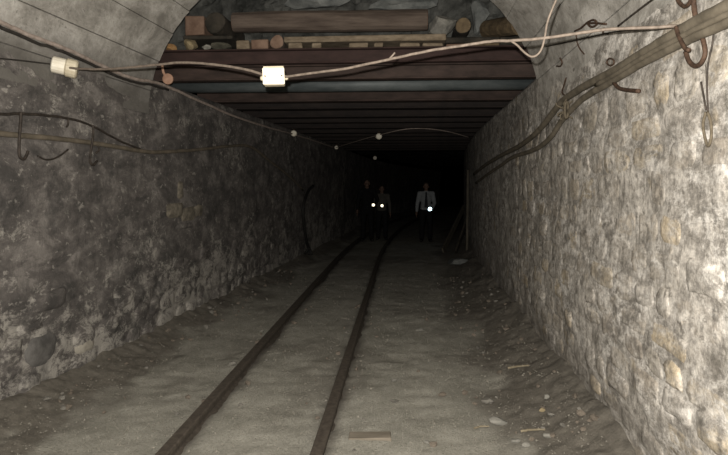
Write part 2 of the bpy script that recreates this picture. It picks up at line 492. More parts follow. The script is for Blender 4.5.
# ------------------------------------------------------------------ side walls
def wall_relief(side, d, z):
    s = 3 if side > 0 else 103
    r = 0.07 * (fbm(d * 0.9, z * 1.3, s) - 0.5) + 0.026 * (fbm(d * 2.4, z * 6, s + 5) - 0.5) + 0.010 * (fbm(d * 8, z * 17, s + 9, 3) - 0.5)
    return r if side > 0 else r * 0.9

def build_wall(side, name, mat, label):
    ds = [-3.0]
    while ds[-1] < 46:
        d = ds[-1]
        ds.append(d + (0.15 if d < 1.8 else 0.03 if d < 8 else 0.07 if d < 14 else 0.25))
    ds = np.array(ds)
    zs = np.linspace(-0.1, WTOP, 92)
    D, Z = np.meshgrid(ds, zs, indexing='ij')
    R = wall_relief(side, D, Z)
    R = R * np.clip((WTOP - Z) / 0.08, 0.25, 1)
    X = wallx(side, D, Z, R)
    # top and back of the wall, so that it has its thickness
    for z in (WTOP, -0.1):
        X = np.concatenate([X, wallx(side, ds, WTOP * 0 + 1.3, -0.55)[:, None]], 1)
        D = np.concatenate([D, ds[:, None]], 1); Z = np.concatenate([Z, np.full((len(ds), 1), z)], 1)
    n0, n1 = X.shape
    V = np.stack([X, D, Z], -1).reshape(-1, 3)
    idx = np.arange(n0 * n1).reshape(n0, n1)
    q = [idx[:-1, :-1], idx[:-1, 1:], idx[1:, 1:], idx[1:, :-1]]
    if side < 0: q = q[::-1]
    Fq = np.stack(q, -1).reshape(-1, 4)
    me = bpy.data.meshes.new(name)
    me.from_pydata(V.tolist(), [], Fq.tolist())
    me.polygons.foreach_set('use_smooth', [True] * len(me.polygons))
    o = obj_me(name, me, mat)
    return tag(o, label, None, None, 'structure')

wall_right = build_wall(1, 'wall_right', M['rwall'], 'rough rubble wall smeared with whitish lime mortar')
wall_left = build_wall(-1, 'wall_left', M['lwall'], 'dark stained rendered wall with pale blooms and bare stones near its foot')

def stone(side, outline, proud, parent, mat, seed):
    """one rubble stone bedded in a wall; outline in (d,z)"""
    rr = random.Random(seed)
    n = len(outline)
    cd = sum(p[0] for p in outline) / n; cz = sum(p[1] for p in outline) / n
    V = []; Fc = []
    tk = 0.25 if side > 0 else 1.0; tilt_d = rr.uniform(-0.05, 0.05) * tk; tilt_z = rr.uniform(-0.06, 0.06) * tk
    for k, (inset, h) in enumerate(((1.06, -0.012), (0.88, 0.35), (0.66, 0.8), (0.40, 1.0))):
        for (d, z) in outline:
            dd = cd + (d - cd) * inset; zz = cz + (z - cz) * inset
            hh = h if k == 0 else h * proud + (dd - cd) * tilt_d + (zz - cz) * tilt_z + rr.uniform(-0.002, 0.002)
            base = float(wall_relief(side, np.array(dd), np.array(zz)))
            V.append((float(wallx(side, dd, zz, base + hh)), dd, zz))
    base = float(wall_relief(side, np.array(cd), np.array(cz)))
    V.append((float(wallx(side, cd, cz, base + proud)), cd, cz))
    for k in range(3):
        for i in range(n):
            j = (i + 1) % n
            f = (k * n + i, k * n + j, (k + 1) * n + j, (k + 1) * n + i)
            Fc.append(f if side < 0 else f[::-1])
    for i in range(n):
        f = (3 * n + i, 3 * n + (i + 1) % n, 4 * n)
        Fc.append(f if side < 0 else f[::-1])
    return obj_pd('stone', V, Fc, mat, parent, smooth=True)

def stone_outline(d0, d1, z0, z1, rr):
    g = 0.010
    d0 += g; d1 -= g; z0 += g; z1 -= g
    wd, hz = d1 - d0, z1 - z0
    j = lambda s: rr.uniform(-s, s)
    c = min(wd, hz) * rr.uniform(0.18, 0.34)
    P = [(d0 + c, z0), ((d0 + d1) / 2, z0 - j(0.012)), (d1 - c, z0), (d1, z0 + c), (d1, z1 - c), (d1 - c, z1), ((d0 + d1) / 2, z1 + j(0.012)), (d0 + c, z1), (d0, z1 - c), (d0, z0 + c)]
    return [(d + j(0.016), z + j(0.013)) for d, z in P]

def right_stones():
    rr = random.Random(11)
    z = 0.10; n = 0; course = 0
    while z < 2.34:
        h = rr.uniform(0.13, 0.215)
        z1 = min(z + h, 2.42)
        d = 2.15 + rr.uniform(0, 0.25)
        while d < 7.4:
            wd = rr.uniform(0.2, 0.48)
            if rr.random() < 0.86 and n < 295:
                pr = rr.choice((0.0005, 0.001, 0.002, 0.003, 0.005, 0.008, 0.013))
                s = stone(1, stone_outline(d, d + wd, z + rr.uniform(-.015, .015), z1 + rr.uniform(-.015, .015), rr), pr, wall_right, M['rstone'], 1000 + n)
                n += 1
            d += wd
        z = z1; course += 1
right_stones()

def left_stones():
    rr = random.Random(23); n = 0
    # bare stones low on the wall, where the render has come off
    for (z, zt, p) in ((0.06, 0.26, 0.85), (0.26, 0.48, 0.75), (0.48, 0.68, 0.5), (0.68, 0.86, 0.3), (0.86, 1.04, 0.15)):
        d = 3.3 + rr.uniform(0, 0.3)
        while d < 10.5:
            wd = rr.uniform(0.24, 0.52)
            if rr.random() < p:
                stone(-1, stone_outline(d, d + wd, z, zt, rr), rr.choice((0.012, 0.02, 0.03)), wall_left, M['lwall'], 5000 + n); n += 1
            d += wd
    # the bare patch half way up (three stones) and single pale stones
    for (px, py, a, b, mt) in ((174, 211, .44, .20, 'lstoneY'), (188, 214, .46, .19, 'lstoneY'), (199, 211, .34, .15, 'lstoneY'), (184, 226, .5, .10, 'lwall'), (179, 190, .16, .24, 'lstoneY'),
                               (84, 345, .30, .16, 'lstoneP'), (10, 352, .30, .24, 'lwall'), (42, 350, .40, .26, 'lstoneD'), (30, 328, .3, .1, 'lwall')):
        p = onwall(px, py, 0.0)
        stone(-1, stone_outline(p.y - a / 2, p.y + a / 2, p.z - b / 2, p.z + b / 2, rr), 0.03 if py > 300 else 0.016, wall_left, M[mt], 5900 + px)
M['lstoneD'] = simple('dark_wall_stone', (0.06, 0.057, 0.053), (0.13, 0.124, 0.115), 9, 0.9, 0.0, 0.8, 0.008)
M['lstoneY'] = simple('ochre_wall_stone', (0.07, 0.062, 0.05), (0.22, 0.195, 0.15), 12, 0.9, 0.0, 0.8, 0.008)
M['lstoneP'] = simple('pale_wall_stone', (0.24, 0.22, 0.18), (0.37, 0.345, 0.29), 9, 0.9, 0.0, 0.8, 0.008)
left_stones()

# ------------------------------------------------------------------ concrete vault in front, cast against boards
def build_vault():
    root = empty('ceiling', (0, VEND, SPRING))
    tag(root, 'pale board-marked concrete barrel vault over the near end', None, None, 'structure')
    rr = random.Random(5)
    nb = 17
    cuts = [0.0]
    for k in range(nb): cuts.append(cuts[-1] + rr.uniform(0.8, 1.2))
    cuts = [c / cuts[-1] * math.pi for c in cuts]
    ds = [-3.0] + [0.5 * k for k in range(1, 5)] + [2.2 + 0.25 * k for k in range(15)] + [VEND]
    ds = [d for d in ds if d < VEND - 0.05] + [VEND]
    for b in range(nb):
        p0, p1 = cuts[b] + 0.0008, cuts[b + 1] - 0.0008
        step = rr.choice((0.0, 0.004, 0.009, 0.015)) + 0.006 if 0 < b < nb - 1 else -0.004
        V = []; Fc = []
        m = 5
        prof = [(p0, -0.3), (p0, step - 0.006)] + [(p0 + (p1 - p0) * (0.012 + 0.976 * k / (m - 1)), step) for k in range(m)] + [(p1, step - 0.006), (p1, -0.3)]
        K = len(prof)
        for d in ds:
            wob = rr.uniform(-0.003, 0.003)
            for k, (ph, o_) in enumerate(prof):
                oo = o_ + wob if o_ > -0.2 else o_
                if d == VEND and o_ > -0.2: oo += rr.uniform(-0.004, 0.004)
                V.append(vault_pt(d, ph, oo) - Vector((0, VEND, SPRING)))
        for i in range(len(ds) - 1):
            for k in range(K):
                Fc.append((i * K + k, (i + 1) * K + k, (i + 1) * K + (k + 1) % K, i * K + (k + 1) % K))
        Fc.append(tuple(range(K))); Fc.append(tuple(range((len(ds) - 1) * K, len(ds) * K))[::-1])
        me = bpy.data.meshes.new('concrete_panel'); me.from_pydata([tuple(v) for v in V], [], Fc)
        bm = bmesh.new(); bm.from_mesh(me); bmesh.ops.recalc_face_normals(bm, faces=bm.faces); bm.to_mesh(me); bm.free()
        obj_me('concrete_panel', me, M['conc'], root)
build_vault()

# ------------------------------------------------------------------ rock behind the timber pile
def build_rock():
    us = np.linspace(-3.2, 2.4, 110); zs = np.linspace(3.02, 5.2, 60)
    X, Z = np.meshgrid(us, zs, indexing='ij')
    Y = 7.05 - 0.9 * np.clip((Z - 3.3) / 1.6, 0, 1) ** 1.4 - 0.75 * np.clip((np.abs(X + 0.6) - 1.6) / 1.0, 0, 1) ** 1.5
    Y += 0.5 * (fbm(X * 1.8, Z * 2.2, 51) - 0.5) + 0.22 * (fbm(X * 5, Z * 6, 57) - 0.5) + 0.08 * (fbm(X * 14, Z * 14, 59) - 0.5)
    n0, n1 = X.shape
    V = np.stack([X, Y, Z], -1).reshape(-1, 3)
    idx = np.arange(n0 * n1).reshape(n0, n1)
    Fq = np.stack([idx[:-1, :-1], idx[1:, :-1], idx[1:, 1:], idx[:-1, 1:]], -1).reshape(-1, 4)
    Vb = V + np.array([0, 0.6, 0]); nb = len(V)
    ed = list(idx[0, :]) + list(idx[1:, -1]) + list(idx[-1, -2::-1]) + list(idx[-2:0:-1, 0])
    Fs = [(int(ed[i]), int(ed[(i + 1) % len(ed)]), int(ed[(i + 1) % len(ed)] + nb), int(ed[i] + nb)) for i in range(len(ed))]
    o = obj_pd('wall_back', np.concatenate([V, Vb]).tolist(), Fq.tolist() + (Fq[:, ::-1] + nb).tolist() + Fs, M['rock'])
    tag(o, 'dark broken rock in the cavity behind the timber pile', None, None, 'structure')
build_rock()

# ------------------------------------------------------------------ steel beams on the walls
def i_beam(name, d, mat, label, ztop=3.02, zbot=2.72, wid=0.15, tf=0.022, web=0.014):
    x0 = float(wallx(-1, d, WTOP)) - 0.28; x1 = float(wallx(1, d, WTOP)) + 0.28
    e = empty(name, ((x0 + x1) / 2, d, zbot))
    L = x1 - x0; H = ztop - zbot
    bm = bmesh.new(); box(bm, (0, 0, H / 2), (L, web, H - 2 * tf)); obj_bm('web', bm, mat, e)
    for nm, z in (('flange', tf / 2), ('flange', H - tf / 2)):
        bm = bmesh.new(); box(bm, (0, 0, z), (L, wid, tf)); bevel(bm, 0.004, 1); obj_bm(nm, bm, mat, e)
    tag(e, label, 'beam', 'steel roof beams')
    return e
ordw = ['first', 'second', 'third', 'fourth', 'fifth', 'sixth', 'seventh', 'eighth', 'ninth', 'tenth', 'eleventh', 'twelfth', 'thirteenth', 'fourteenth']
i_beam('steel_beam', 6.15, M['rust'], 'red-brown rusty steel roof beam carrying the timber pile', zbot=2.872, tf=0.014)
i_beam('steel_beam', 6.19, M['rust2'], 'darker rusty steel beam lying directly under the front beam', ztop=2.869, wid=0.12, tf=0.016)
def pipe():
    d = 6.95; r = 0.083
    x0 = float(wallx(-1, d, WTOP)) - 0.25; x1 = float(wallx(1, d, WTOP)) + 0.25
    e = empty('steel_pipe', ((x0 + x1) / 2, d, 2.72)); L = (x1 - x0) / 2
    bm = bmesh.new(); tube(bm, [Vector((-L, 0, r)), Vector((0, 0, r)), Vector((L, 0, r))], r, 28); obj_bm('tube', bm, M['blue'], e, True)
    tag(e, 'blue-grey steel pipe laid across the walls behind the rusty beams', 'pipe')
pipe()
BD = [7.8, 8.55, 9.6, 10.4, 11.45, 12.5, 13.4, 14.5, 15.5, 16.6, 17.6, 18.8]
for k, d in enumerate(BD):
    i_beam('steel_beam', d, M['rust2'] if k == 0 else M['dbrown'], 'dark brown steel roof beam, %s in line behind the blue-grey pipe' % ordw[k], wid=0.14 + 0.03 * (k % 3))

# boards laid on the beams, running along the drift
def lagging():
    root = empty('ceiling', (0, 7.0, 3.02))
    tag(root, 'dark roof boards laid across the steel beams', None, None, 'structure')
    rr = random.Random(9)
    edges = [6.88] + BD
    big = bmesh.new()
    for b in range(len(edges) - 1):
        d0, d1 = edges[b] - 0.02, edges[b + 1] - 0.025
        dm = (d0 + d1) / 2
        x = float(wallx(-1, dm, WTOP)) - 0.25; xe = float(wallx(1, dm, WTOP)) + 0.25
        while x < xe:
            wd = rr.uniform(0.16, 0.26)
            bm = bmesh.new() if b < 4 else big
            th = rr.uniform(0.03, 0.045)
            box(bm, (x + wd / 2, dm - 7.0, th / 2 + 0.001), (wd - 0.012, d1 - d0, th), None, 0.003)
            if b < 4: obj_bm('plank', bm, M['lag'], root)
            x += wd
    o = obj_bm('plank', big, M['lag'], root); o['kind'] = 'stuff'
    # beyond the last beam the drift runs on under bare rock
    ds = np.array([BD[-1] + k for k in range(0, 29)]); V = []; Fc = []
    o2 = []
    for i, d in enumerate(ds):
        for k in range(13):
            u = k / 12
            x = (xL(d) - 0.5) * (1 - u) + (xR(d) + 0.5) * u
            o2.append((x, d, 3.03 + 0.25 * math.sin(math.pi * u) + rr.uniform(-.1, .1)))
    for i in range(len(ds) - 1):
        for k in range(12): Fc.append((i * 13 + k, i * 13 + k + 1, (i + 1) * 13 + k + 1, (i + 1) * 13 + k))
    n = len(o2)
    o2 += [(x, y, z + 0.5) for x, y, z in o2]
    Fc += [tuple(j + n for j in f[::-1]) for f in Fc]
    o = obj_pd('ceiling', o2, Fc, M['rock']); tag(o, 'dark rock roof at the far end of the drift', None, None, 'structure')
lagging()

# ------------------------------------------------------------------ timber pile and stones on the first beam
PD = 6.20     # depth of the pile's front
def log(name, a, b, r, mat, endmat, label, bend=0.0, seed=0):
    rr = random.Random(seed)
    a = Vector(a); b = Vector(b)
    n = 14; seg = 14
    ax = (b - a).normalized(); u = ax.orthogonal().normalized(); v = ax.cross(u)
    e = empty(name, (a + b) / 2 - Vector((0, 0, r)))
    org = e.location
    ph = [rr.uniform(0, 6.28) for _ in range(4)]
    bm = bmesh.new(); rings = []
    for i in range(n + 1):
        t = i / n
        c = a.lerp(b, t) + u * bend * math.sin(math.pi * t) - org
        ring = []
        for k in range(seg):
            an = 2 * math.pi * k / seg
            rad = r * (1 + 0.05 * math.sin(2 * an + ph[0] + t * 3) + 0.04 * math.sin(3 * an + ph[1] - t * 5) + rr.uniform(-0.025, 0.025))
            ring.append(bm.verts.new(c + (u * math.cos(an) + v * math.sin(an)) * rad))
        rings.append(ring)
    for i in range(n):
        for k in range(seg): bm.faces.new((rings[i][k], rings[i][(k + 1) % seg], rings[i + 1][(k + 1) % seg], rings[i + 1][k]))
    co = [[vv.co.copy() for vv in rings[0]], [vv.co.copy() for vv in rings[-1]]]
    bm.faces.new(rings[0][::-1]); bm.faces.new(rings[-1])
    obj_bm('bark', bm, mat, e)
    for s, ring in ((-1, co[0]), (1, co[1])):
        bm = bmesh.new()
        c = sum(ring, Vector()) / seg
        A = [bm.verts.new(c + (p - c) * 0.97 + ax * s * 0.001) for p in ring]
        B = [bm.verts.new(c + (p - c) * 0.93 + ax * s * 0.006) for p in ring]
        for k in range(seg): bm.faces.new((A[k], A[(k + 1) % seg], B[(k + 1) % seg], B[k]))
        bm.faces.new(A); bm.faces.new(B)
        obj_bm('cut_end', bm, endmat, e)
    tag(e, label, 'log')
    return e

def block(name, px0, px1, py0, py1, d0, d1, mat, label, cat='timber', group=None, bev=0.008, jit=0.004, drop=None):
    a = at(px0, py1, d0); b = at(px1, py0, d0)
    zlo = a.z if drop is None else drop
    bm = bmesh.new()
    box(bm, ((a.x + b.x) / 2, (d0 + d1) / 2, (zlo + b.z) / 2), (b.x - a.x, d1 - d0, b.z - zlo), None, jit)
    bevel(bm, bev, 1)
    return tag(obj_bm(name, bm, mat), label, cat, group)

ZB = 3.021
def rock_on(name, px, py, rpx, rpy, d, mat, label, seed, depth=None, zlo=None, cat='rock'):
    c = at(px, py, d); k = d / F
    bm = rough_rock((rpx * k, (depth or rpx * k), rpy * k), seed, 2)
    for v in bm.verts: v.co += c
    if zlo is not None:
        m = min(v.co.z for v in bm.verts); dz = zlo - m
        for v in bm.verts: v.co.z += dz
    return tag(obj_bm(name, bm, mat), label, cat)

def pile():
    # short timbers laid over the beams with their ends towards us
    for i, (a, b, lab) in enumerate(((288, 302, 'short pale timber end under the long plank, left of a gap'), (312, 321.5, 'narrow timber end standing between two dark gaps'),
                       (349, 368, 'broad timber end under the middle of the long plank'), (374, 383, 'small timber end right of the broad middle one'),
                       (400, 420, 'yellowish timber end below the right half of the long log'), (422.5, 443, 'rightmost yellowish timber end of the row on the rusty beam'))):
        block('timber_block', a, b, 42.4, 50, 6.10, 6.75, M['woodY'], lab, 'timber', 'timber ends on the rusty beam', drop=ZB)
    zt = at(300, 42.4, 6.10).z
    a = at(284, 36.5, 6.12); b = at(446, 36.5, 6.12)
    bm = bmesh.new(); box(bm, ((a.x + b.x) / 2, 6.29, zt + 0.036), (b.x - a.x, 0.36, 0.058), None, 0.004); bevel(bm, 0.007, 1)
    tag(obj_bm('plank', bm, M['woodY']), 'long yellowish plank lying on timber ends under the thick log', 'plank')
    zp = zt + 0.068
    # blocks left of it
    block('timber_block', 236, 249, 40, 50, 6.10, 6.6, M['woodY'], 'yellowish timber end left of the stub of round log', 'timber', None, drop=ZB)
    block('timber_block', 251, 268, 39, 50, 6.10, 6.6, M['woodP'], 'pinkish timber end beside the stub of round log', 'timber', None, drop=ZB)
    c = at(277, 42, 6.12)
    log('log', (c.x, 6.12, ZB + 0.072), (c.x, 6.7, ZB + 0.072), 0.07, M['wood'], M['woodP'], 'stub of round log lying end-on left of the long plank', 0, 3)
    # the big log along the beam
    a = at(234, 23, 6.28); b = at(427, 24, 6.28); zc = max(zp + 0.105, a.z)
    log('log', (a.x, 6.28, zc), (b.x, 6.30, zc), 0.102, M['wood'], M['woodP'], 'thick reddish grey log lying lengthwise on the long plank', 0.012, 5)
    a = at(380, 12, 6.55); b = at(470, 6, 6.6)
    # left end of the pile
    block('timber_block', 185, 204, 15.5, 35, 6.16, 6.7, M['woodP'], 'square pinkish timber end at the left of the pile', 'timber', None)
    block('timber_block', 183, 232, 35, 39.5, 6.14, 6.7, M['woodD'], 'dark flat timber under the square pinkish end', 'timber', None)
    c = at(215.5, 23, 6.1)
    log('log', (c.x, 6.08, c.z), (c.x + 0.03, 6.75, c.z), 0.106, M['woodD'], M['woodD'], 'big dark log seen end-on beside the square timber', 0, 8)
    rock_on('stone_block', 222, 44, 11.5, 6.5, 6.18, M['darkstone'], 'dark mossy stone under the big dark log end', 31, 0.14, ZB, 'stone')
    rock_on('stone_block', 191, 45, 10.5, 7.0, 6.16, M['yellowstone'], 'rounded yellowish stone at the left end of the rusty beam', 32, 0.12, ZB, 'stone')
    rock_on('stone_block', 171.5, 49, 6.5, 4.2, 6.14, M['orangestone'], 'small orange stone at the far left of the rusty beam', 33, 0.07, ZB, 'stone')
    rock_on('stone_block', 206, 48.5, 6, 3.4, 6.12, M['palestone'], 'small pale stone between the yellowish and the dark mossy stone', 34, 0.06, ZB, 'stone')
    # right end of the pile
    block('timber_block', 424, 500, 36.5, 43, 6.32, 6.75, M['woodD'], 'dark timber under the pale rock and dark log end', 'timber', None)
    block('timber_block', 446, 470, 43.5, 50, 6.14, 6.7, M['woodP'], 'brownish timber end below the dark log end', 'timber', None, drop=ZB)
    block('timber_block', 472, 500, 42.5, 50, 6.14, 6.7, M['woodB'], 'brown timber end behind the cream cable', 'timber', None, drop=ZB)
    rock_on('rock', 441, 25, 17, 11, 6.42, M['palestone'], 'pale jagged rock at the right end of the long log', 41, 0.16)
    c = at(463, 26, 6.24)
    log('log', (c.x, 6.22, c.z), (c.x, 6.75, c.z), 0.08, M['woodD'], M['woodB'], 'dark log end with brown heart right of the pale rock', 0, 13)
    rock_on('rock', 479, 17, 14, 19, 6.8, M['rock2'], 'tall slanting grey slab of rock behind the brown log', 43, 0.1)
    rock_on('rock', 405, 4, 45, 9, 6.5, M['rock2'], 'long grey rock above the right half of the long log', 44, 0.12)
    rock_on('rock', 320, 3, 40, 8, 6.5, M['rock2'], 'grey rock above the middle of the long log', 45, 0.12)
    a = at(521, 24, 6.02); b = at(487, 32, 6.75)
    log('log', (a.x, 6.06, a.z), (b.x, 6.72, b.z + 0.02), 0.098, M['woodB'], M['woodB'], 'brown log poking out at the right end of the pile', 0, 15)
    block('timber_block', 500, 534, 36, 50, 6.10, 6.6, M['woodD'], 'dark timber under the brown log at the right wall', 'timber', None, drop=ZB)
pile()

# ------------------------------------------------------------------ rails
def rail(i, label):
    prof = [(-0.055, -0.03), (0.055, -0.03), (0.055, -0.018), (0.010, -0.004), (0.010, 0.042), (0.038, 0.052), (0.038, 0.076), (0.031, 0.083), (-0.031, 0.083), (-0.038, 0.076), (-0.038, 0.052), (-0.010, 0.042), (-0.010, -0.004), (-0.055, -0.018)]
    ds = [-3.0 + 0.5 * k for k in range(96)]
    V = []; Fc = []; K = len(prof)
    for d in ds:
        x = float(railx(i, np.array(d)))
        sl = 0.0092 * max(0, d - 12); c = 1 / math.sqrt(1 + sl * sl)
        for (u, z) in prof: V.append((x + u * c, d - u * c * sl, z))
    for a in range(len(ds) - 1):
        for k in range(K): Fc.append((a * K + k, a * K + (k + 1) % K, (a + 1) * K + (k + 1) % K, (a + 1) * K + k))
    Fc.append(tuple(range(K))[::-1]); Fc.append(tuple(range((len(ds) - 1) * K, len(ds) * K)))
    return tag(obj_pd('rail', V, Fc, M['rail']), label, 'rail', 'narrow-gauge track')
rail(0, 'dark rusty rail on the left side of the track')
rail(1, 'dark rusty rail on the right side of the track')

# ------------------------------------------------------------------ wires, cables and fittings
wp = lambda L, off: [onwall(x, y, off) for x, y in L]

A = wp([(-60, -4), (-25, 12), (0, 22), (34, 37), (66, 49), (100, 65), (123, 75), (140, 80)], 0.03)
endA = A[-1]
# beyond the vault it runs along the top edge of the left wall
A += [Vector((float(wallx(-1, at(154, 81, 6.0).y, 2.7)) + 0.03, 5.85, at(154, 81, 5.85).z))]
for px, py in ((167, 86.5), (202, 102), (236, 117), (274, 129), (294, 134.5), (318, 142), (335, 148)):
    r = ray(px, py); t = 3.0
    while (EYE + r * t).x > wallx(-1, (EYE + r * t).y, 2.65) + 0.035 and t < 17: t += 0.02
    A.append(EYE + r * t)
wire('cable', A, 0.016, M['wirePink'], 'dusty pink cable running down the top of the left wall', 'cable', None, 6, 8, 0.003)
A2 = [p - Vector((-0.012, 0, 0.036)) for p in A[:10]]
wire('cable', A2, 0.012, M['wireDark'], 'black wire slung under the pink cable on the left', 'cable', None, 6, 6, 0.004)

# the wire across the drift that carries the junction box: from the lamp holder on the left wall to a hook on the right
fixL = onwall(61, 67, 0.05); hookR = onwall(677, 26, 0.05)
def across(px, py):
    r = ray(px, py)
    n = Vector((-(hookR.y - fixL.y), hookR.x - fixL.x, 0))
    return EYE + r * ((fixL - EYE).dot(n) / r.dot(n))
Bp = [fixL] + [across(x, y) for x, y in ((85, 69), (110, 69), (135, 67), (160, 64.5), (182, 62.5), (208, 64), (236, 67.5), (255, 72), (266, 76))]
wire('cable', Bp, 0.0085, M['wireTan'], 'tan cable from the left lamp holder to the junction box', 'cable', None, 5, 8, 0.001)
Bp = [across(x, y) for x, y in ((284, 77), (305, 74), (340, 69.5), (370, 63.5), (400, 57), (430, 50.5), (460, 46), (490, 41.5), (512, 40.5), (545, 38), (577, 33.5), (605, 29.5), (640, 28), (677, 26))]
wire('cable', Bp, 0.0075, M['wireTan'], 'tan cable from the junction box to the right wall', 'cable', None, 5, 8, 0.001)
Cp = [across(x, y) for x, y in ((510, 40.5), (517, 45), (524, 52), (531, 56.5), (537, 55), (542, 48), (545, 36), (547, 24), (551, 12), (557, -2))]
wire('wire', Cp, 0.0055, M['wireTan'], 'loose cream wire end looping up in front of the vault edge', 'wire', None, 5, 6)
wire('wire', [across(x, y) for x, y in ((388, 60), (392, 56), (395, 52.5))], 0.005, M['wireTan'], 'short wire tie sticking up from the tan cable', 'wire', None, 3, 6)
Dk = [onwall(x, y, 0.034) for x, y in ((546, 46.5), (577, 40), (614, 32), (645, 29), (677, 26.5))]
wire('wire', Dk, 0.0045, M['wireDark'], 'thin black wire below the tan cable on the right vault', 'wire', None, 5, 6)
Dk = [onwall(x, y, 0.05) for x, y in ((677, 26), (700, 19), (728, 12), (760, 2))]
wire('wire', Dk, 0.004, M['wireDark'], 'thin black wire running on over the thick cables', 'wire', None, 5, 6)

def junction_box(loc, w_, h_, dp, tilt, label, rz=0.0, name='junction_box', nub=True):
    e = empty(name, loc - Vector((0, 0, h_ / 2)), rz); e.rotation_euler = (0, tilt, rz)
    bm = bmesh.new(); box(bm, (0, 0, h_ / 2), (w_ * 0.94, dp, h_)); bevel(bm, min(w_, dp) * 0.08, 2); obj_bm('housing', bm, M['creamD'], e)
    bm = bmesh.new(); box(bm, (0, -dp / 2 - 0.006, h_ * 0.45), (w_, 0.018, h_ * 0.86)); bevel(bm, 0.005, 2); obj_bm('cover', bm, M['cream'], e)
    if nub:
        for s in (-1, 1):
            bm = bmesh.new(); tube(bm, [Vector((s * w_ * 0.44, 0, h_ * 0.42)), Vector((s * w_ * 0.58, 0, h_ * 0.42)), Vector((s * w_ * 0.64, 0, h_ * 0.42))], [0.016, 0.015, 0.010], 10)
            obj_bm('cable_gland', bm, M['creamD'], e, True)
        for sx in (-1, 1):
            bm = bmesh.new(); p = Vector((sx * w_ * 0.38, -dp / 2 - 0.014, h_ * 0.45)); tube(bm, [p, p + Vector((0, -0.004, 0))], 0.005, 8); obj_bm('screw', bm, M['irondark'], e)
    tag(e, label, 'box'); return e
J = across(274.5, 76.5)
kpx = J.y / F
junction_box(J, 21.5 * kpx, 18.5 * kpx, 0.07, math.radians(-2), 'cream plastic junction box hung on the cable in mid-drift', 0.12)

# lamp holder on the left wall: a short cylinder with a collar, axis along the wire
def lamp_holder(loc, ax, r, L, label, name='lamp_holder'):
    e = empty(name, loc); ax = ax.normalized()
    bm = bmesh.new(); tube(bm, [ax * (-L * .5), ax * (-L * .46), ax * (L * .0), ax * (L * .04)], [r * .86, r, r, r * .9], 16); obj_bm('socket', bm, M['cream'], e)
    bm = bmesh.new(); tube(bm, [ax * (L * .02), ax * (L * .08), ax * (L * .44), ax * (L * .5)], [r * .98, r * 1.14, r * 1.14, r * .9], 16); obj_bm('collar', bm, M['creamD'], e)
    tag(e, label, 'lamp holder'); return e
kp = fixL.y / F
ax = (across(85, 69) - fixL)
lamp_holder(fixL + Vector((0.03, 0, 0)), Vector((0.75, 0.35, -0.16)), 8.2 * kp, 24 * kp, 'cream lamp holder fixed high on the left wall')
Lw = [onwall(x, y, 0.02) for x, y in ((-30, 56), (0, 58.5), (25, 61), (50, 64))]
wire('wire', Lw, 0.006, M['wireDark'], 'thin black wire feeding the left lamp holder', 'wire', None, 5, 6)

# tape-wrapped hanger at the corner of the vault
def hanger():
    c = at(168, 79, 5.75)
    e = empty('cable_hanger', c)
    bm = bmesh.new(); tube(bm, [Vector((0, -0.012, 0)), Vector((0, -0.008, 0)), Vector((0, 0.008, 0)), Vector((0, 0.012, 0))], [0.040, 0.052, 0.052, 0.040], 18)
    obj_bm('disc', bm, M['tape'], e, False)
    top = at(162, 64, 5.72) - c
    bm = bmesh.new(); tube(bm, catmull([Vector((-0.02, 0, 0.02)), Vector((-0.045, 0, 0.07)), top]), 0.013, 8); obj_bm('strap', bm, M['tape'], e, True)
    tag(e, 'orange-brown taped hanger joining two cables at the vault corner', 'hanger')
hanger()

# little insulators on the far wires
def insulator(px, py, d, rpx, label):
    c = at(px, py, d); r = rpx * d / F
    e = empty('insulator', c)
    bm = bmesh.new(); tube(bm, [Vector((0, -r * .9, 0)), Vector((0, -r * .7, 0)), Vector((0, r * .7, 0)), Vector((0, r * .9, 0))], [r * .75, r, r, r * .75], 12); obj_bm('body', bm, M['cream'], e)
    bm = bmesh.new(); tube(bm, [Vector((0, 0, r * .8)), Vector((0, 0, r * 1.7))], r * .25, 8); obj_bm('pin', bm, M['iron'], e)
    tag(e, label, 'insulator')
insulator(294, 133.5, A[-3].y - 0.1, 3.0, 'small white insulator on the pink cable along the left wall')
insulator(379, 136.5, 12.4, 3.0, 'white insulator under the roof in the middle of the drift')
insulator(375, 158, 21.0, 1.9, 'tiny far white insulator below the middle one')
insulator(336.5, 147.5, A[-1].y - 0.1, 1.9, 'tiny white insulator where the left pink cable ends')
insulator(341, 160, 19.0, 1.6, 'faint far insulator beside the left wall')
Cw = [A[-1]] + [at(x, y, d) for x, y, d in ((349, 143.5, 14.5), (379, 135, 12.4), (412, 128.5, 11.5), (445, 131, 12.0), (471, 138, 13.2))]
wire('wire', Cw, 0.010, M['wirePink'], 'far dusty wire swung across the roof to the right wall', 'wire', None, 6, 6)

# thick cables on the right wall
K1 = wp([(790, -28), (752, -8), (728, 6), (700, 20), (677, 33), (642, 54), (614, 71), (585, 86), (565, 99), (555, 110), (539, 130), (521, 145), (500, 156), (484, 166), (474, 174)], 0.045)
K2 = wp([(790, -10), (752, 10), (728, 22), (700, 34), (677, 45), (642, 63), (614, 80), (585, 97), (571, 110), (560, 123), (550, 138), (534, 150), (513, 157), (500, 166), (488, 174), (476, 183)], 0.035)
wire('cable', K1, 0.026, M['cable'], 'upper thick olive cable drooping along the right wall', 'cable', None, 6, 12, 0.001)
wire('cable', K2, 0.022, M['cable'], 'lower thick olive cable drooping along the right wall', 'cable', None, 6, 12, 0.001)
K3 = wp([(790, -20), (752, 1), (728, 14), (700, 27), (677, 39), (642, 58), (614, 75), (596, 85)], 0.062)
wire('cable', K3, 0.013, M['cable'], 'thin cable lying between the two thick olive cables', 'cable', None, 6, 8, 0.001)

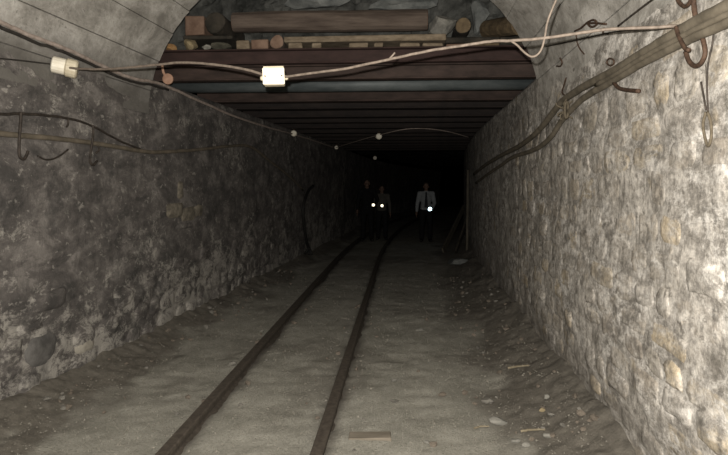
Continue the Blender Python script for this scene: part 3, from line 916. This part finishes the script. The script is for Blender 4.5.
def hook(name, pts, r, label, mat='iron', off=0.03, cat='hook', group=None, wob=0.0):
    return wire(name, [onwall(x, y, off) for x, y in pts], r, M[mat], label, cat, group, 5, 8, wob)
hook('hook', [(701, 33), (704, 44), (705, 54), (701, 63), (695, 66), (689, 61), (685.5, 52)], 0.010, 'large rusty U hook under the thick cables at the right')
hook('hook', [(676, -6), (679, 2), (685, 6.5), (690, 2), (693, -8)], 0.009, 'rusty hook cut by the top of the frame at the right')
hook('iron_pin', [(693, -6), (694, 6), (695.5, 18)], 0.011, 'rusty iron pin holding the thick cables near the top', cat='pin')
hook('iron_pin', [(614, 83), (619, 88), (627, 90), (639, 91)], 0.011, 'bent iron pin sticking out under the thick cables', cat='pin', off=0.04)
hook('wire', [(575, 31), (581, 28), (588, 22), (594, 20), (597, 24), (592, 27), (588, 24), (594, 23), (606, 24)], 0.007, 'twisted rusty wire knot on the right vault', off=0.02, cat='wire')
hook('wire', [(576, 33), (577, 42), (580, 49), (584, 54)], 0.005, 'wire end dangling below the twisted knot', off=0.02, cat='wire')
hook('ring', [(607, 61), (609, 58.5), (613, 59.5), (614, 63), (611, 65.5), (607.5, 64), (607, 61)], 0.005, 'small iron ring set in the right vault', off=0.03, cat='ring')
hook('hook', [(560, 58), (562, 62), (560.5, 66), (556.5, 66)], 0.006, 'small rusty hook on the vault left of the iron ring', off=0.03)
hook('hook', [(566, 78), (564, 85), (562, 92), (565, 96)], 0.006, 'small hook above the bend of the thick cables', off=0.03)
hook('wire', [(618, 26), (632, 15), (645, 5), (660, -6)], 0.005, 'thin dark wire slanting up the right vault', 'irondark', 0.03, 'wire')
hook('wire', [(604, 28), (603, 33), (608, 34)], 0.005, 'tiny wire hook under the tan cable', off=0.03)
hook('wire', [(714, 30), (712, 46), (708, 64), (707, 85), (708, 112)], 0.004, 'thin wire hanging down the right wall', 'irondark', 0.015, 'wire')
hook('wire', [(701, 82), (704, 98), (706, 110)], 0.004, 'short thin wire beside the hanging wire', 'irondark', 0.015, 'wire')
hook('wire_loop', [(706, 112), (703, 124), (705, 138), (708, 146), (711, 138), (711, 124), (707.5, 112)], 0.006, 'long narrow iron loop on the hanging wire', 'rope', 0.02, 'loop')
hook('clip', [(676, 27), (678, 34), (681, 41), (685, 48), (689, 50)], 0.009, 'rusty clip round the thick cables', off=0.075, cat='clip')

# rope wrapping at the bend of the thick cables
def rope_knot():
    c = onwall(566, 110, 0.06); e = empty('rope_knot', c)
    k = c.y / F; rr = random.Random(3)
    bm = bmesh.new()
    for j in range(3):
        pts = [Vector((-0.02 * math.cos(a), 0.008 * (j - 1) * 2, 0)) + (RIGHT * (7 * k * math.cos(a) * 0.6) + Vector((0, 0, 1)) * (8 * k * math.sin(a))) for a in [2 * math.pi * i / 14 for i in range(15)]]
        tube(bm, pts, 0.010, 6)
    obj_bm('wrapping', bm, M['rope'], e, True)
    for j in range(7):
        a = 2 * math.pi * j / 7 + rr.uniform(-.3, .3); L = rr.uniform(8, 12) * k
        d = RIGHT * math.cos(a) + Vector((0, 0, 1)) * math.sin(a)
        bm = bmesh.new(); tube(bm, catmull([d * 0.02, d * L * 0.6 + Vector((-0.02, 0, rr.uniform(-.01, .01))), d * L]), 0.006, 6); obj_bm('rope_end', bm, M['rope'], e, True)
    tag(e, 'frayed rope knot tied round the thick cables at their bend', 'rope')
rope_knot()

# left wall cables and hooks
LC1 = wp([(-30, 113), (0, 114), (29, 114), (66, 118), (92, 126), (120, 141), (140, 149)], 0.03)
wire('cable', LC1, 0.010, M['irondark'], 'thin dark cable sagging on the left wall', 'cable', None, 6, 8, 0.002)
LC2 = wp([(-30, 131), (0, 133.5), (26, 136), (66, 139.5), (92, 143), (120, 147.5), (150, 152), (180, 151), (204, 149), (230, 146), (251, 147), (271, 162), (290, 177), (303, 190)], 0.035)
wire('cable', LC2, 0.020, M['cableL'], 'thick dusty brown cable along the left wall', 'cable', None, 6, 10, 0.002)
hook('hook', [(21, 112), (20.5, 122), (19.5, 136), (19, 150), (20, 157), (24, 159), (27, 154), (28, 151)], 0.010, 'dark iron J hook on the left wall nearest us', 'irondark', 0.06)
hook('hook', [(93, 125), (93, 136), (91, 150), (90, 161), (93, 165), (97, 161)], 0.010, 'dark iron J hook on the left wall, second along', 'irondark', 0.06)
hook('wire', [(38, 156), (45, 159.5), (53, 159), (61, 155), (68, 149.5)], 0.007, 'bent piece of dark wire between the two J hooks', 'irondark', 0.02, 'wire')
hook('hook', [(68, 118), (68, 124), (66.5, 127)], 0.008, 'short iron stub holding the sagging dark cable', 'irondark', 0.03)
hook('hook', [(98, 145), (99, 150), (96, 153)], 0.008, 'small iron hook just right of the second J hook', 'irondark', 0.04)

# hose hanging on the left wall further in
def hose():
    a = onwall(309, 190, 0.08); dd = a.y
    pts = [onwall(313, 186, 0.06), a] + [onwall(x, y, 0.10) for x, y in ((305, 199), (303, 210), (304, 225), (306, 238), (308, 247))]
    e = pts[-1].copy(); pts.append(Vector((e.x + 0.03, e.y - 0.05, floor_z(e.x, e.y) + 0.06)))
    e2 = empty('hose', pts[-1])
    bm = bmesh.new(); tube(bm, [p - pts[-1] for p in catmull(pts, 5)], 0.033, 10); obj_bm('tube', bm, M['hose'], e2, True)
    bm = bmesh.new(); tube(bm, [Vector((0.0, 0, 0.16)), Vector((-0.09, -0.03, 0.0))], 0.028, 8); obj_bm('prong', bm, M['hose'], e2, True)
    bm = bmesh.new(); tube(bm, [Vector((0.0, 0, 0.16)), Vector((0.07, -0.05, -0.01))], 0.028, 8); obj_bm('prong', bm, M['hose'], e2, True)
    tag(e2, 'black hose with a forked foot leaning on the left wall', 'hose')
hose()

# ------------------------------------------------------------------ boards and slab by the right wall further in
def board(a, b, wd, th, mat, label, cat='plank', name='plank', roll=0.0):
    a = Vector(a); b = Vector(b); ax = (b - a).normalized()
    side = ax.cross(Vector((1, 0, 0.35))).normalized(); side = Matrix.Rotation(roll, 3, ax) @ side
    nrm = side.cross(ax)
    rot = Matrix((side, nrm, ax)).transposed()
    bm = bmesh.new(); box(bm, (a + b) / 2, (wd, th, (b - a).length), rot, 0.004); bevel(bm, 0.005, 1)
    return tag(obj_bm(name, bm, mat), label, cat)
p0 = onfloor(443, 253); p1 = onwall(464, 207, 0.05)
board(p0 + Vector((0, 0, 0.04)), p1, 0.15, 0.04, M['woodG'], 'grey board leaning steeply on the right wall far in')
p0 = onfloor(456, 254); p1 = onwall(468, 216, 0.05)
board(p0 + Vector((0, 0, 0.04)), p1, 0.12, 0.04, M['woodD'], 'darker board leaning beside the grey board')
p0 = onwall(467.5, 203, 0.09); p1 = Vector((p0.x + 0.0, p0.y, at(467.5, 170, p0.y).z))
board(Vector((p0.x, p0.y, 0.1)), p1, 0.09, 0.05, M['woodG'], 'upright grey batten against the right wall behind the boards', 'batten', 'batten')
def slab():
    c = onfloor(459, 264)
    bm = rough_rock((0.36, 0.30, 0.07), 77, 2)
    for v in bm.verts: v.co += c + Vector((0, 0, 0.05))
    tag(obj_bm('stone_slab', bm, M['rock2']), 'flat pale slab on the floor below the leaning boards', 'slab')
slab()

# half-buried board between rail and right side, near the camera
def floor_board():
    a = onfloor(349, 437.5); b = onfloor(391, 437)
    zz = max(floor_z(a.x + (b.x - a.x) * t, a.y) for t in (0, .25, .5, .75, 1))
    bm = bmesh.new(); box(bm, ((a.x + b.x) / 2, (a.y + b.y) / 2, zz - 0.006), (b.x - a.x, 0.10, 0.03), Matrix.Rotation(0.04, 3, 'Z'), 0.006); bevel(bm, 0.005, 1)
    tag(obj_bm('plank', bm, simple('muddy_board', (0.12, 0.105, 0.08), (0.19, 0.165, 0.13), 12, 0.95, 0.0, 0.5, 0.004, (0.4, 2, 2))), 'short muddy board half buried right of the track', 'plank')
floor_board()

# ------------------------------------------------------------------ loose stones, sticks, gravel
def frag(px, py, wpx, hpx, mat, label, seed, group=None, cat='stone'):
    c = onfloor(px, py); k = (c - EYE).length / F
    bm = rough_rock((wpx * k / 2, wpx * k / 2.3, max(0.008, hpx * k / 2)), seed, 2)
    for v in bm.verts: v.co += c + Vector((0, 0, hpx * k * 0.28))
    return tag(obj_bm('loose_stone', bm, mat), label, cat, group)
frag(498, 424, 19, 9, M['palestone'], 'largest pale loose stone on the dirt by the right wall', 201)
frag(516, 442, 11, 6, M['palestone'], 'pale loose stone below the largest one, left of the stick', 202)
frag(548, 437, 10, 6, M['palestone'], 'pale loose stone at the right end of the stick', 203)
frag(526, 446.5, 8, 5, M['palestone'], 'small pale stone near the lower edge right of the track', 204)
frag(488, 402, 15, 7, M['greystone'], 'flat brownish grey stone above the largest pale stone', 205)
frag(547, 398, 9, 6, M['palestone'], 'grey loose stone close to the foot of the right wall', 206)
frag(394, 381, 9, 3, M['palestone'], 'thin white chip lying right of the track', 207)
frag(394, 402, 10, 4, M['greystone'], 'flat grey chip right of the track', 208)
frag(427, 443, 8, 5, M['palestone'], 'pale pebble near the lower edge right of the short board', 209)
frag(542, 411, 7, 4, M['yellowstone'], 'small yellowish stone between the stick and the right wall', 210)
frag(420, 331, 9, 4, M['palestone'], 'pale chip in the middle of the right side floor', 211)

rr = random.Random(77)
dirtm = simple('brown_rubble', (0.07, 0.058, 0.045), (0.20, 0.17, 0.135), 14, 0.9, 0.0, 0.7, 0.006)
protos = []
for k in range(6):
    bm = rough_rock((1, rr.uniform(.7, 1), rr.uniform(.45, .75)), 300 + k, 1)
    me = bpy.data.meshes.new('loose_stone'); bm.to_mesh(me); bm.free(); me.materials.append(dirtm if k % 3 else M['greystone'])
    protos.append(me)
def scatter(n, xf, d0, d1, label, group):
    for k in range(n):
        d = d0 * (d1 / d0) ** rr.random()
        x = xf(d)
        o = obj_me('loose_stone', rr.choice(protos))
        s = rr.uniform(0.012, 0.042) * (1.3 if rr.random() < .2 else 1)
        o.scale = (s, s, s); o.rotation_euler = (rr.uniform(-.3, .3), rr.uniform(-.3, .3), rr.uniform(0, 6.28))
        o.location = (x, d, floor_z(x, d) + 0.3 * s)
        tag(o, label, 'stone', group)
scatter(90, lambda d: float(xR(d)) - abs(rr.gauss(0.05, 0.40)) - 0.05, 3.6, 11, 'small brown rubble stone in the dirt along the right wall', 'rubble along the right wall')
scatter(70, lambda d: float(xL(d)) + 0.10 + abs(rr.gauss(0.0, 0.22)), 4.0, 11, 'small brown rubble stone along the foot of the left wall', 'rubble along the left wall')
scatter(40, lambda d: rr.choice([float(railx(0, d)) + rr.choice((-1, 1)) * rr.uniform(.09, .25), float(railx(1, d)) + rr.choice((-1, 1)) * rr.uniform(.09, .25)]), 3.6, 10, 'small dark stone lying beside a rail', 'stones beside the rails')

def stick(a, b, r, label):
    a = onfloor(*a); b = onfloor(*b); m = (a + b) / 2 + Vector((0, 0.01, 0.012))
    ps = catmull([a + Vector((0, 0, .012)), m, b + Vector((0, 0, .012))], 5)
    for i in range(1, len(ps) - 1): ps[i] += Vector((0, rr.uniform(-.004, .004), rr.uniform(0, .003)))
    bm = bmesh.new(); tube(bm, ps, [r * (1 - .4 * i / len(ps)) for i in range(len(ps))], 7); tag(obj_bm('stick', bm, M['woodG2']), label, 'stick')
stick((521, 433), (545, 431.5), 0.009, 'pale stick lying on the dirt beside the loose stones')
stick((508, 369.5), (529, 367), 0.011, 'pale stick by the right wall further in')
stick((474, 430), (489, 428), 0.007, 'short thin stick left of the largest pale stone')

def gravel():
    n = 9000
    bx, by, bz = [], [], []
    V = []; Fc = []
    for k in range(n):
        d = 3.4 * (12 / 3.4) ** rr.random()
        x = rr.uniform(float(xL(d)) + .12, float(xR(d)) - .08)
        if min(abs(x - float(railx(0, d))), abs(x - float(railx(1, d)))) < 0.075: continue
        s = rr.uniform(0.003, 0.008) * (1.7 if rr.random() < .08 else 1)
        z = floor_z(x, d) + s * 0.2
        b = len(V)
        a = rr.uniform(0, 6.28); ca, sa = math.cos(a) * s, math.sin(a) * s
        q = lambda: rr.uniform(.7, 1.3)
        V += [(x + ca * q(), d + sa * q(), z), (x - sa * q(), d + ca * q(), z), (x - ca * q(), d - sa * q(), z), (x + sa * q(), d - ca * q(), z), (x + rr.uniform(-.3, .3) * s, d, z + s * .8 * q()), (x, d, z - s * .5)]
        for i in range(4):
            j = (i + 1) % 4
            Fc.append((b + i, b + j, b + 4)); Fc.append((b + j, b + i, b + 5))
    o = obj_pd('gravel', V, Fc, simple('grit', (0.09, 0.083, 0.067), (0.24, 0.225, 0.188), 9, 0.9, 0.0, 0.0, 0, lo=.3, hi=.7))
    tag(o, 'fine gravel and grit strewn over the packed floor', 'gravel', None, 'stuff')
gravel()

# ------------------------------------------------------------------ people
def capsule(bm, a, b, ra, rb, seg=14, flat=None):
    a = Vector(a); b = Vector(b)
    ax = b - a; L = ax.length
    ax = ax.normalized() if L > 1e-6 else Vector((0, 0, 1))
    pts, rs = [], []
    for k in range(5):
        t = math.pi / 2 * (1 - k / 4); pts.append(a - ax * ra * math.sin(t)); rs.append(max(1e-3, ra * math.cos(t)))
    for k in range(5):
        t = math.pi / 2 * k / 4; pts.append(b + ax * rb * math.sin(t)); rs.append(max(1e-3, rb * math.cos(t)))
    n0 = len(bm.verts); tube(bm, pts, rs, seg)

def ellip(bm, c, r, rot=None):
    res = bmesh.ops.create_uvsphere(bm, u_segments=20, v_segments=14, radius=1.0)
    for v in res['verts']:
        p = Vector((v.co.x * r[0], v.co.y * r[1], v.co.z * r[2]))
        if rot is not None: p = rot @ p
        v.co = p + Vector(c)

def remesh(name, bm, mat, parent, vox, smooth_it=3):
    me = bpy.data.meshes.new(name); bmesh.ops.recalc_face_normals(bm, faces=bm.faces); bm.to_mesh(me); bm.free()
    tmp = bpy.data.objects.new('tmp', me); COL.objects.link(tmp)
    m = tmp.modifiers.new('r', 'REMESH'); m.mode = 'VOXEL'; m.voxel_size = vox
    s = tmp.modifiers.new('s', 'SMOOTH'); s.factor = 0.5; s.iterations = smooth_it
    dg = bpy.context.evaluated_depsgraph_get()
    me2 = bpy.data.meshes.new_from_object(tmp.evaluated_get(dg))
    bpy.data.objects.remove(tmp, do_unlink=True)
    me2.name = name
    me2.polygons.foreach_set('use_smooth', [True] * len(me2.polygons))
    me2.materials.clear()
    return obj_me(name, me2, mat, parent)

def person(loc, rz, H, shirt, trouser, label, lamp, hold, lamp_r, lens, lamp_label, tie=False, sleeves='long', turn=0.0, coat=False):
    """stands facing -y; lamp = (x, y, z) of the lamp grip in the person's own frame (metres), hold = +1/-1 arm on image right/left"""
    s = H / 1.75
    e = empty('person', loc, rz)
    def q(x, y, z): return Vector((x * s, y * s, z * s))
    body = bmesh.new()
    sh = {1: q(0.19, 0.01, 1.43), -1: q(-0.19, 0.01, 1.43)}
    grip = Vector(lamp)
    wrist = {hold: grip + Vector((hold * 0.055, 0.075, -0.035)), -hold: q(-hold * 0.275, -0.03, 0.87)}
    elbow = {}
    for k in (1, -1):
        a, b = sh[k], wrist[k]; L1, L2 = 0.29 * s, 0.255 * s
        D = (b - a); dl = min(D.length, (L1 + L2) * 0.995)
        b = a + D.normalized() * dl; wrist[k] = b
        x = (L1 * L1 - L2 * L2 + dl * dl) / (2 * dl); hgt = math.sqrt(max(0, L1 * L1 - x * x))
        pole = Vector((k * 0.55, 0.6, -0.6)); n = D.normalized(); pole = (pole - n * pole.dot(n)).normalized()
        elbow[k] = a + n * x + pole * hgt
    hip = {1: q(0.095, 0, 0.92), -1: q(-0.095, 0, 0.92)}
    knee = {1: q(0.115, -0.03, 0.50), -1: q(-0.11, -0.015, 0.50)}
    ank = {1: q(0.125, 0.02, 0.09), -1: q(-0.12, 0.03, 0.09)}
    toe = {1: q(0.15, -0.14, 0.035), -1: q(-0.145, -0.13, 0.035)}
    # head
    R = Matrix.Rotation(turn, 3, 'Z')
    hc = q(0, -0.015, 1.635)
    def hq(x, y, z): return hc + R @ q(x, y, z)
    ellip(body, hq(0, 0.012, 0.025), (0.076 * s, 0.095 * s, 0.09 * s), R)
    ellip(body, hq(0, -0.018, -0.045), (0.058 * s, 0.07 * s, 0.072 * s), R)
    capsule(body, hq(0, -0.088, 0.012), hq(0, -0.108, -0.026), 0.009 * s, 0.014 * s, 8)       # nose
    capsule(body, hq(-0.02, -0.085, -0.06), hq(0.02, -0.085, -0.06), 0.007 * s, 0.007 * s, 8)   # mouth
    capsule(body, hq(-0.045, -0.075, 0.03), hq(0.045, -0.075, 0.03), 0.009 * s, 0.009 * s, 8)   # brow
    for k in (1, -1): ellip(body, hq(k * 0.078, 0.012, -0.012), (0.012 * s, 0.02 * s, 0.032 * s), R)
    capsule(body, q(0, 0.005, 1.42), hq(0, 0.01, -0.06), 0.06 * s, 0.055 * s)
    # trunk
    ellip(body, q(0, 0, 1.28), (0.165 * s, 0.105 * s, 0.20 * s)); ellip(body, q(0, 0, 1.06), (0.14 * s, 0.10 * s, 0.17 * s))
    ellip(body, q(0, 0, 0.94), (0.16 * s, 0.11 * s, 0.12 * s)); capsule(body, sh[1], sh[-1], 0.055 * s, 0.055 * s)
    for k in (1, -1):
        capsule(body, sh[k], elbow[k], 0.05 * s, 0.04 * s); capsule(body, elbow[k], wrist[k], 0.04 * s, 0.027 * s)
        capsule(body, hip[k], knee[k], 0.083 * s, 0.055 * s); capsule(body, knee[k], ank[k], 0.054 * s, 0.038 * s)
        capsule(body, ank[k], toe[k], 0.04 * s, 0.028 * s)
        # hand
        if k == hold:
            gl = 0.026      # radius of the lamp's grip
            palm = grip + Vector((k * (gl + 0.014), 0.03, -0.004))
            capsule(body, wrist[k], palm, 0.026 * s, 0.03 * s)
            for j in range(4):
                y = 0.055 - j * 0.023
                prev = grip + Vector((k * (gl + 0.012), y, -0.015))
                for an in (-70, -120, -175, -225):
                    a_ = math.radians(an)
                    p = grip + Vector((k * math.cos(a_) * (gl + 0.009), y, math.sin(a_) * (gl + 0.009)))
                    capsule(body, prev, p, 0.0095, 0.009, 8); prev = p
            prev = palm + Vector((0, -0.01, 0.01))
            for an in (40, 85, 125):
                a_ = math.radians(an)
                p = grip + Vector((k * math.cos(a_) * (gl + 0.010), 0.03 - an * 0.0003, math.sin(a_) * (gl + 0.010)))
                capsule(body, prev, p, 0.011, 0.010, 8); prev = p
        else:
            dirv = (wrist[k] - elbow[k]).normalized(); base = wrist[k]
            palm = base + dirv * 0.075 * s
            capsule(body, base, palm, 0.026 * s, 0.034 * s)
            for j, ln in enumerate((0.072, 0.082, 0.077, 0.06)):
                o_ = Vector((0, -0.027 + 0.018 * j, 0)) * s
                p1 = palm + o_ + dirv * 0.02; p2 = p1 + (dirv + Vector((-k * 0.12, -0.05, 0))).normalized() * ln * 0.55 * s; p3 = p2 + (dirv + Vector((-k * 0.5, -0.1, 0))).normalized() * ln * 0.5 * s
                capsule(body, p1, p2, 0.0095, 0.009, 8); capsule(body, p2, p3, 0.009, 0.008, 8)
            t0 = base + dirv * 0.03 * s + Vector((0, -0.025, 0)); t1 = t0 + (dirv + Vector((0, -0.8, 0))).normalized() * 0.04 * s; t2 = t1 + (dirv + Vector((-k * .2, -0.2, 0))).normalized() * 0.035 * s
            capsule(body, t0, t1, 0.011, 0.010, 8); capsule(body, t1, t2, 0.010, 0.009, 8)
    bo = remesh('body', body, M['skin'], e, 0.0075, 2)
    for k in (1, -1):
        bm = bmesh.new(); ellip(bm, hq(k * 0.031, -0.081, 0.008), (0.011 * s, 0.008 * s, 0.007 * s), R); obj_bm('eye', bm, M['eye'], e, True)
    # clothes
    c = bmesh.new(); g = 0.016
    ellip(c, q(0, 0, 1.28), (0.165 * s + g, 0.105 * s + g, 0.195 * s)); ellip(c, q(0, 0, 1.08), (0.145 * s + g, 0.105 * s + g, 0.18 * s)); ellip(c, q(0, 0, 0.97), (0.16 * s + g, 0.112 * s + g, 0.12 * s))
    capsule(c, sh[1], sh[-1], 0.055 * s + g, 0.055 * s + g)
    if coat: ellip(c, q(0, 0.0, 0.90), (0.185 * s, 0.135 * s, 0.16 * s))
    for k in (1, -1):
        capsule(c, sh[k], elbow[k], 0.052 * s + g, 0.044 * s + g)
        if sleeves == 'long': capsule(c, elbow[k], elbow[k].lerp(wrist[k], 0.9), 0.044 * s + g, 0.030 * s + g * 0.8)
    capsule(c, q(0, 0.005, 1.44), q(0, 0.003, 1.50), 0.066 * s, 0.062 * s)
    remesh('shirt' if not coat else 'coat', c, shirt, e, 0.012, 3)
    c = bmesh.new()
    ellip(c, q(0, 0, 0.93), (0.165 * s + 0.014, 0.115 * s + 0.014, 0.12 * s))
    for k in (1, -1):
        capsule(c, hip[k], knee[k], 0.085 * s + g, 0.06 * s + g); capsule(c, knee[k], ank[k].lerp(knee[k], 0.03), 0.058 * s + g, 0.052 * s + g)
    remesh('trousers', c, trouser, e, 0.012, 3)
    for k in (1, -1):
        c = bmesh.new(); capsule(c, ank[k] + Vector((0, 0.025, -0.03 * s)), toe[k] + Vector((0, 0, 0.012)), 0.054 * s, 0.046 * s); capsule(c, ank[k], ank[k] + Vector((0, 0, 0.08)), 0.052 * s, 0.055 * s)
        for v in c.verts: v.co.z = max(v.co.z, 0.004)
        remesh('boot', c, M['shoe'], e, 0.012, 2)
    c = bmesh.new(); ellip(c, hq(0, 0.028, 0.042), (0.086 * s, 0.098 * s, 0.088 * s), R); ellip(c, hq(0, 0.06, -0.01), (0.075 * s, 0.06 * s, 0.075 * s), R)
    remesh('hair', c, M['hair'], e, 0.010, 2)
    if tie:
        c = bmesh.new(); pts = [q(0, -0.068, 1.475), q(0, -0.115, 1.43), q(0, -0.134, 1.32), q(0, -0.133, 1.15), q(0, -0.135, 1.02)]
        V = []
        for p, w_ in zip(pts, (0.018, 0.022, 0.032, 0.045, 0.05)):
            V.append([c.verts.new(p + Vector((dx * w_, dy, 0))) for dx, dy in ((-1, 0.004), (1, 0.004), (1, -0.006), (-1, -0.006))])
        for i in range(len(V) - 1):
            for j in range(4): c.faces.new((V[i][j], V[i][(j + 1) % 4], V[i + 1][(j + 1) % 4], V[i + 1][j]))
        c.faces.new(V[0]); c.faces.new(V[-1]); obj_bm('tie', c, M['tie'], e)
    tag(e, label, 'person')
    # the hand lamp: grip, flared head, lens
    wl = Matrix.Translation(loc) @ Matrix.Rotation(rz, 4, 'Z') @ Vector(grip)
    t = empty('hand_lamp', wl, rz)
    bm = bmesh.new(); tube(bm, [Vector((0, .10, 0)), Vector((0, .095, 0)), Vector((0, -.045, 0)), Vector((0, -.05, 0))], [.019, .025, .025, .024], 16); obj_bm('grip', bm, M['torch'], t, True)
    bm = bmesh.new(); tube(bm, [Vector((0, -.048, 0)), Vector((0, -.06, 0)), Vector((0, -.10, 0)), Vector((0, -.125, 0))], [.025, .03, lamp_r, lamp_r], 20); obj_bm('lamp_head', bm, M['torch'], t, True)
    bm = bmesh.new(); tube(bm, [Vector((0, -.1245, 0)), Vector((0, -.130, 0)), Vector((0, -.134, 0))], [lamp_r * .92, lamp_r * .9, lamp_r * .55], 20); obj_bm('lens', bm, lens, t, True)
    bm = bmesh.new(); box(bm, (0, 0.0, 0.0265), (0.012, 0.022, 0.005)); obj_bm('switch', bm, M['shoe'], t)
    tag(t, lamp_label, 'lamp')
    return e

PDp = 17.4
def place(px, py_lamp, px_lamp, d, H, hold):
    p = at(px, 200, d); x = p.x
    l = at(px_lamp, py_lamp, d - 0.30)
    z0 = max(floor_z(x + a, d + b) for a in (-.15, 0, .15) for b in (-.15, 0, .05))
    loc = Vector((x, d, z0)); return loc, (l.x - x, -0.30 + 0.13, l.z - z0)
loc, lm = place(426, 209, 430, 17.4, 1.72, 1)
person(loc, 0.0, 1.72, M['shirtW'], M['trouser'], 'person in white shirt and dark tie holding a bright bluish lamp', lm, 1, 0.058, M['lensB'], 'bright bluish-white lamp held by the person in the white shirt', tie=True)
loc, lm = place(381.8, 205.7, 382, 17.9, 1.62, -1)
person(loc, 0.0, 1.62, M['shirtG'], M['trouser'], 'person in grey shirt holding a warm white lamp at the chest', lm, -1, 0.045, M['lensW'], 'warm white lamp held by the person in the grey shirt', turn=0.1)
loc, lm = place(367, 205, 372.5, 17.5, 1.80, 1)
person(loc, 0.08, 1.80, M['coat'], M['trouser'], 'person in black coat, leftmost of the three, holding a lamp', lm, 1, 0.045, M['lensW'], 'warm white lamp held by the person in the black coat', coat=True, turn=-0.1)
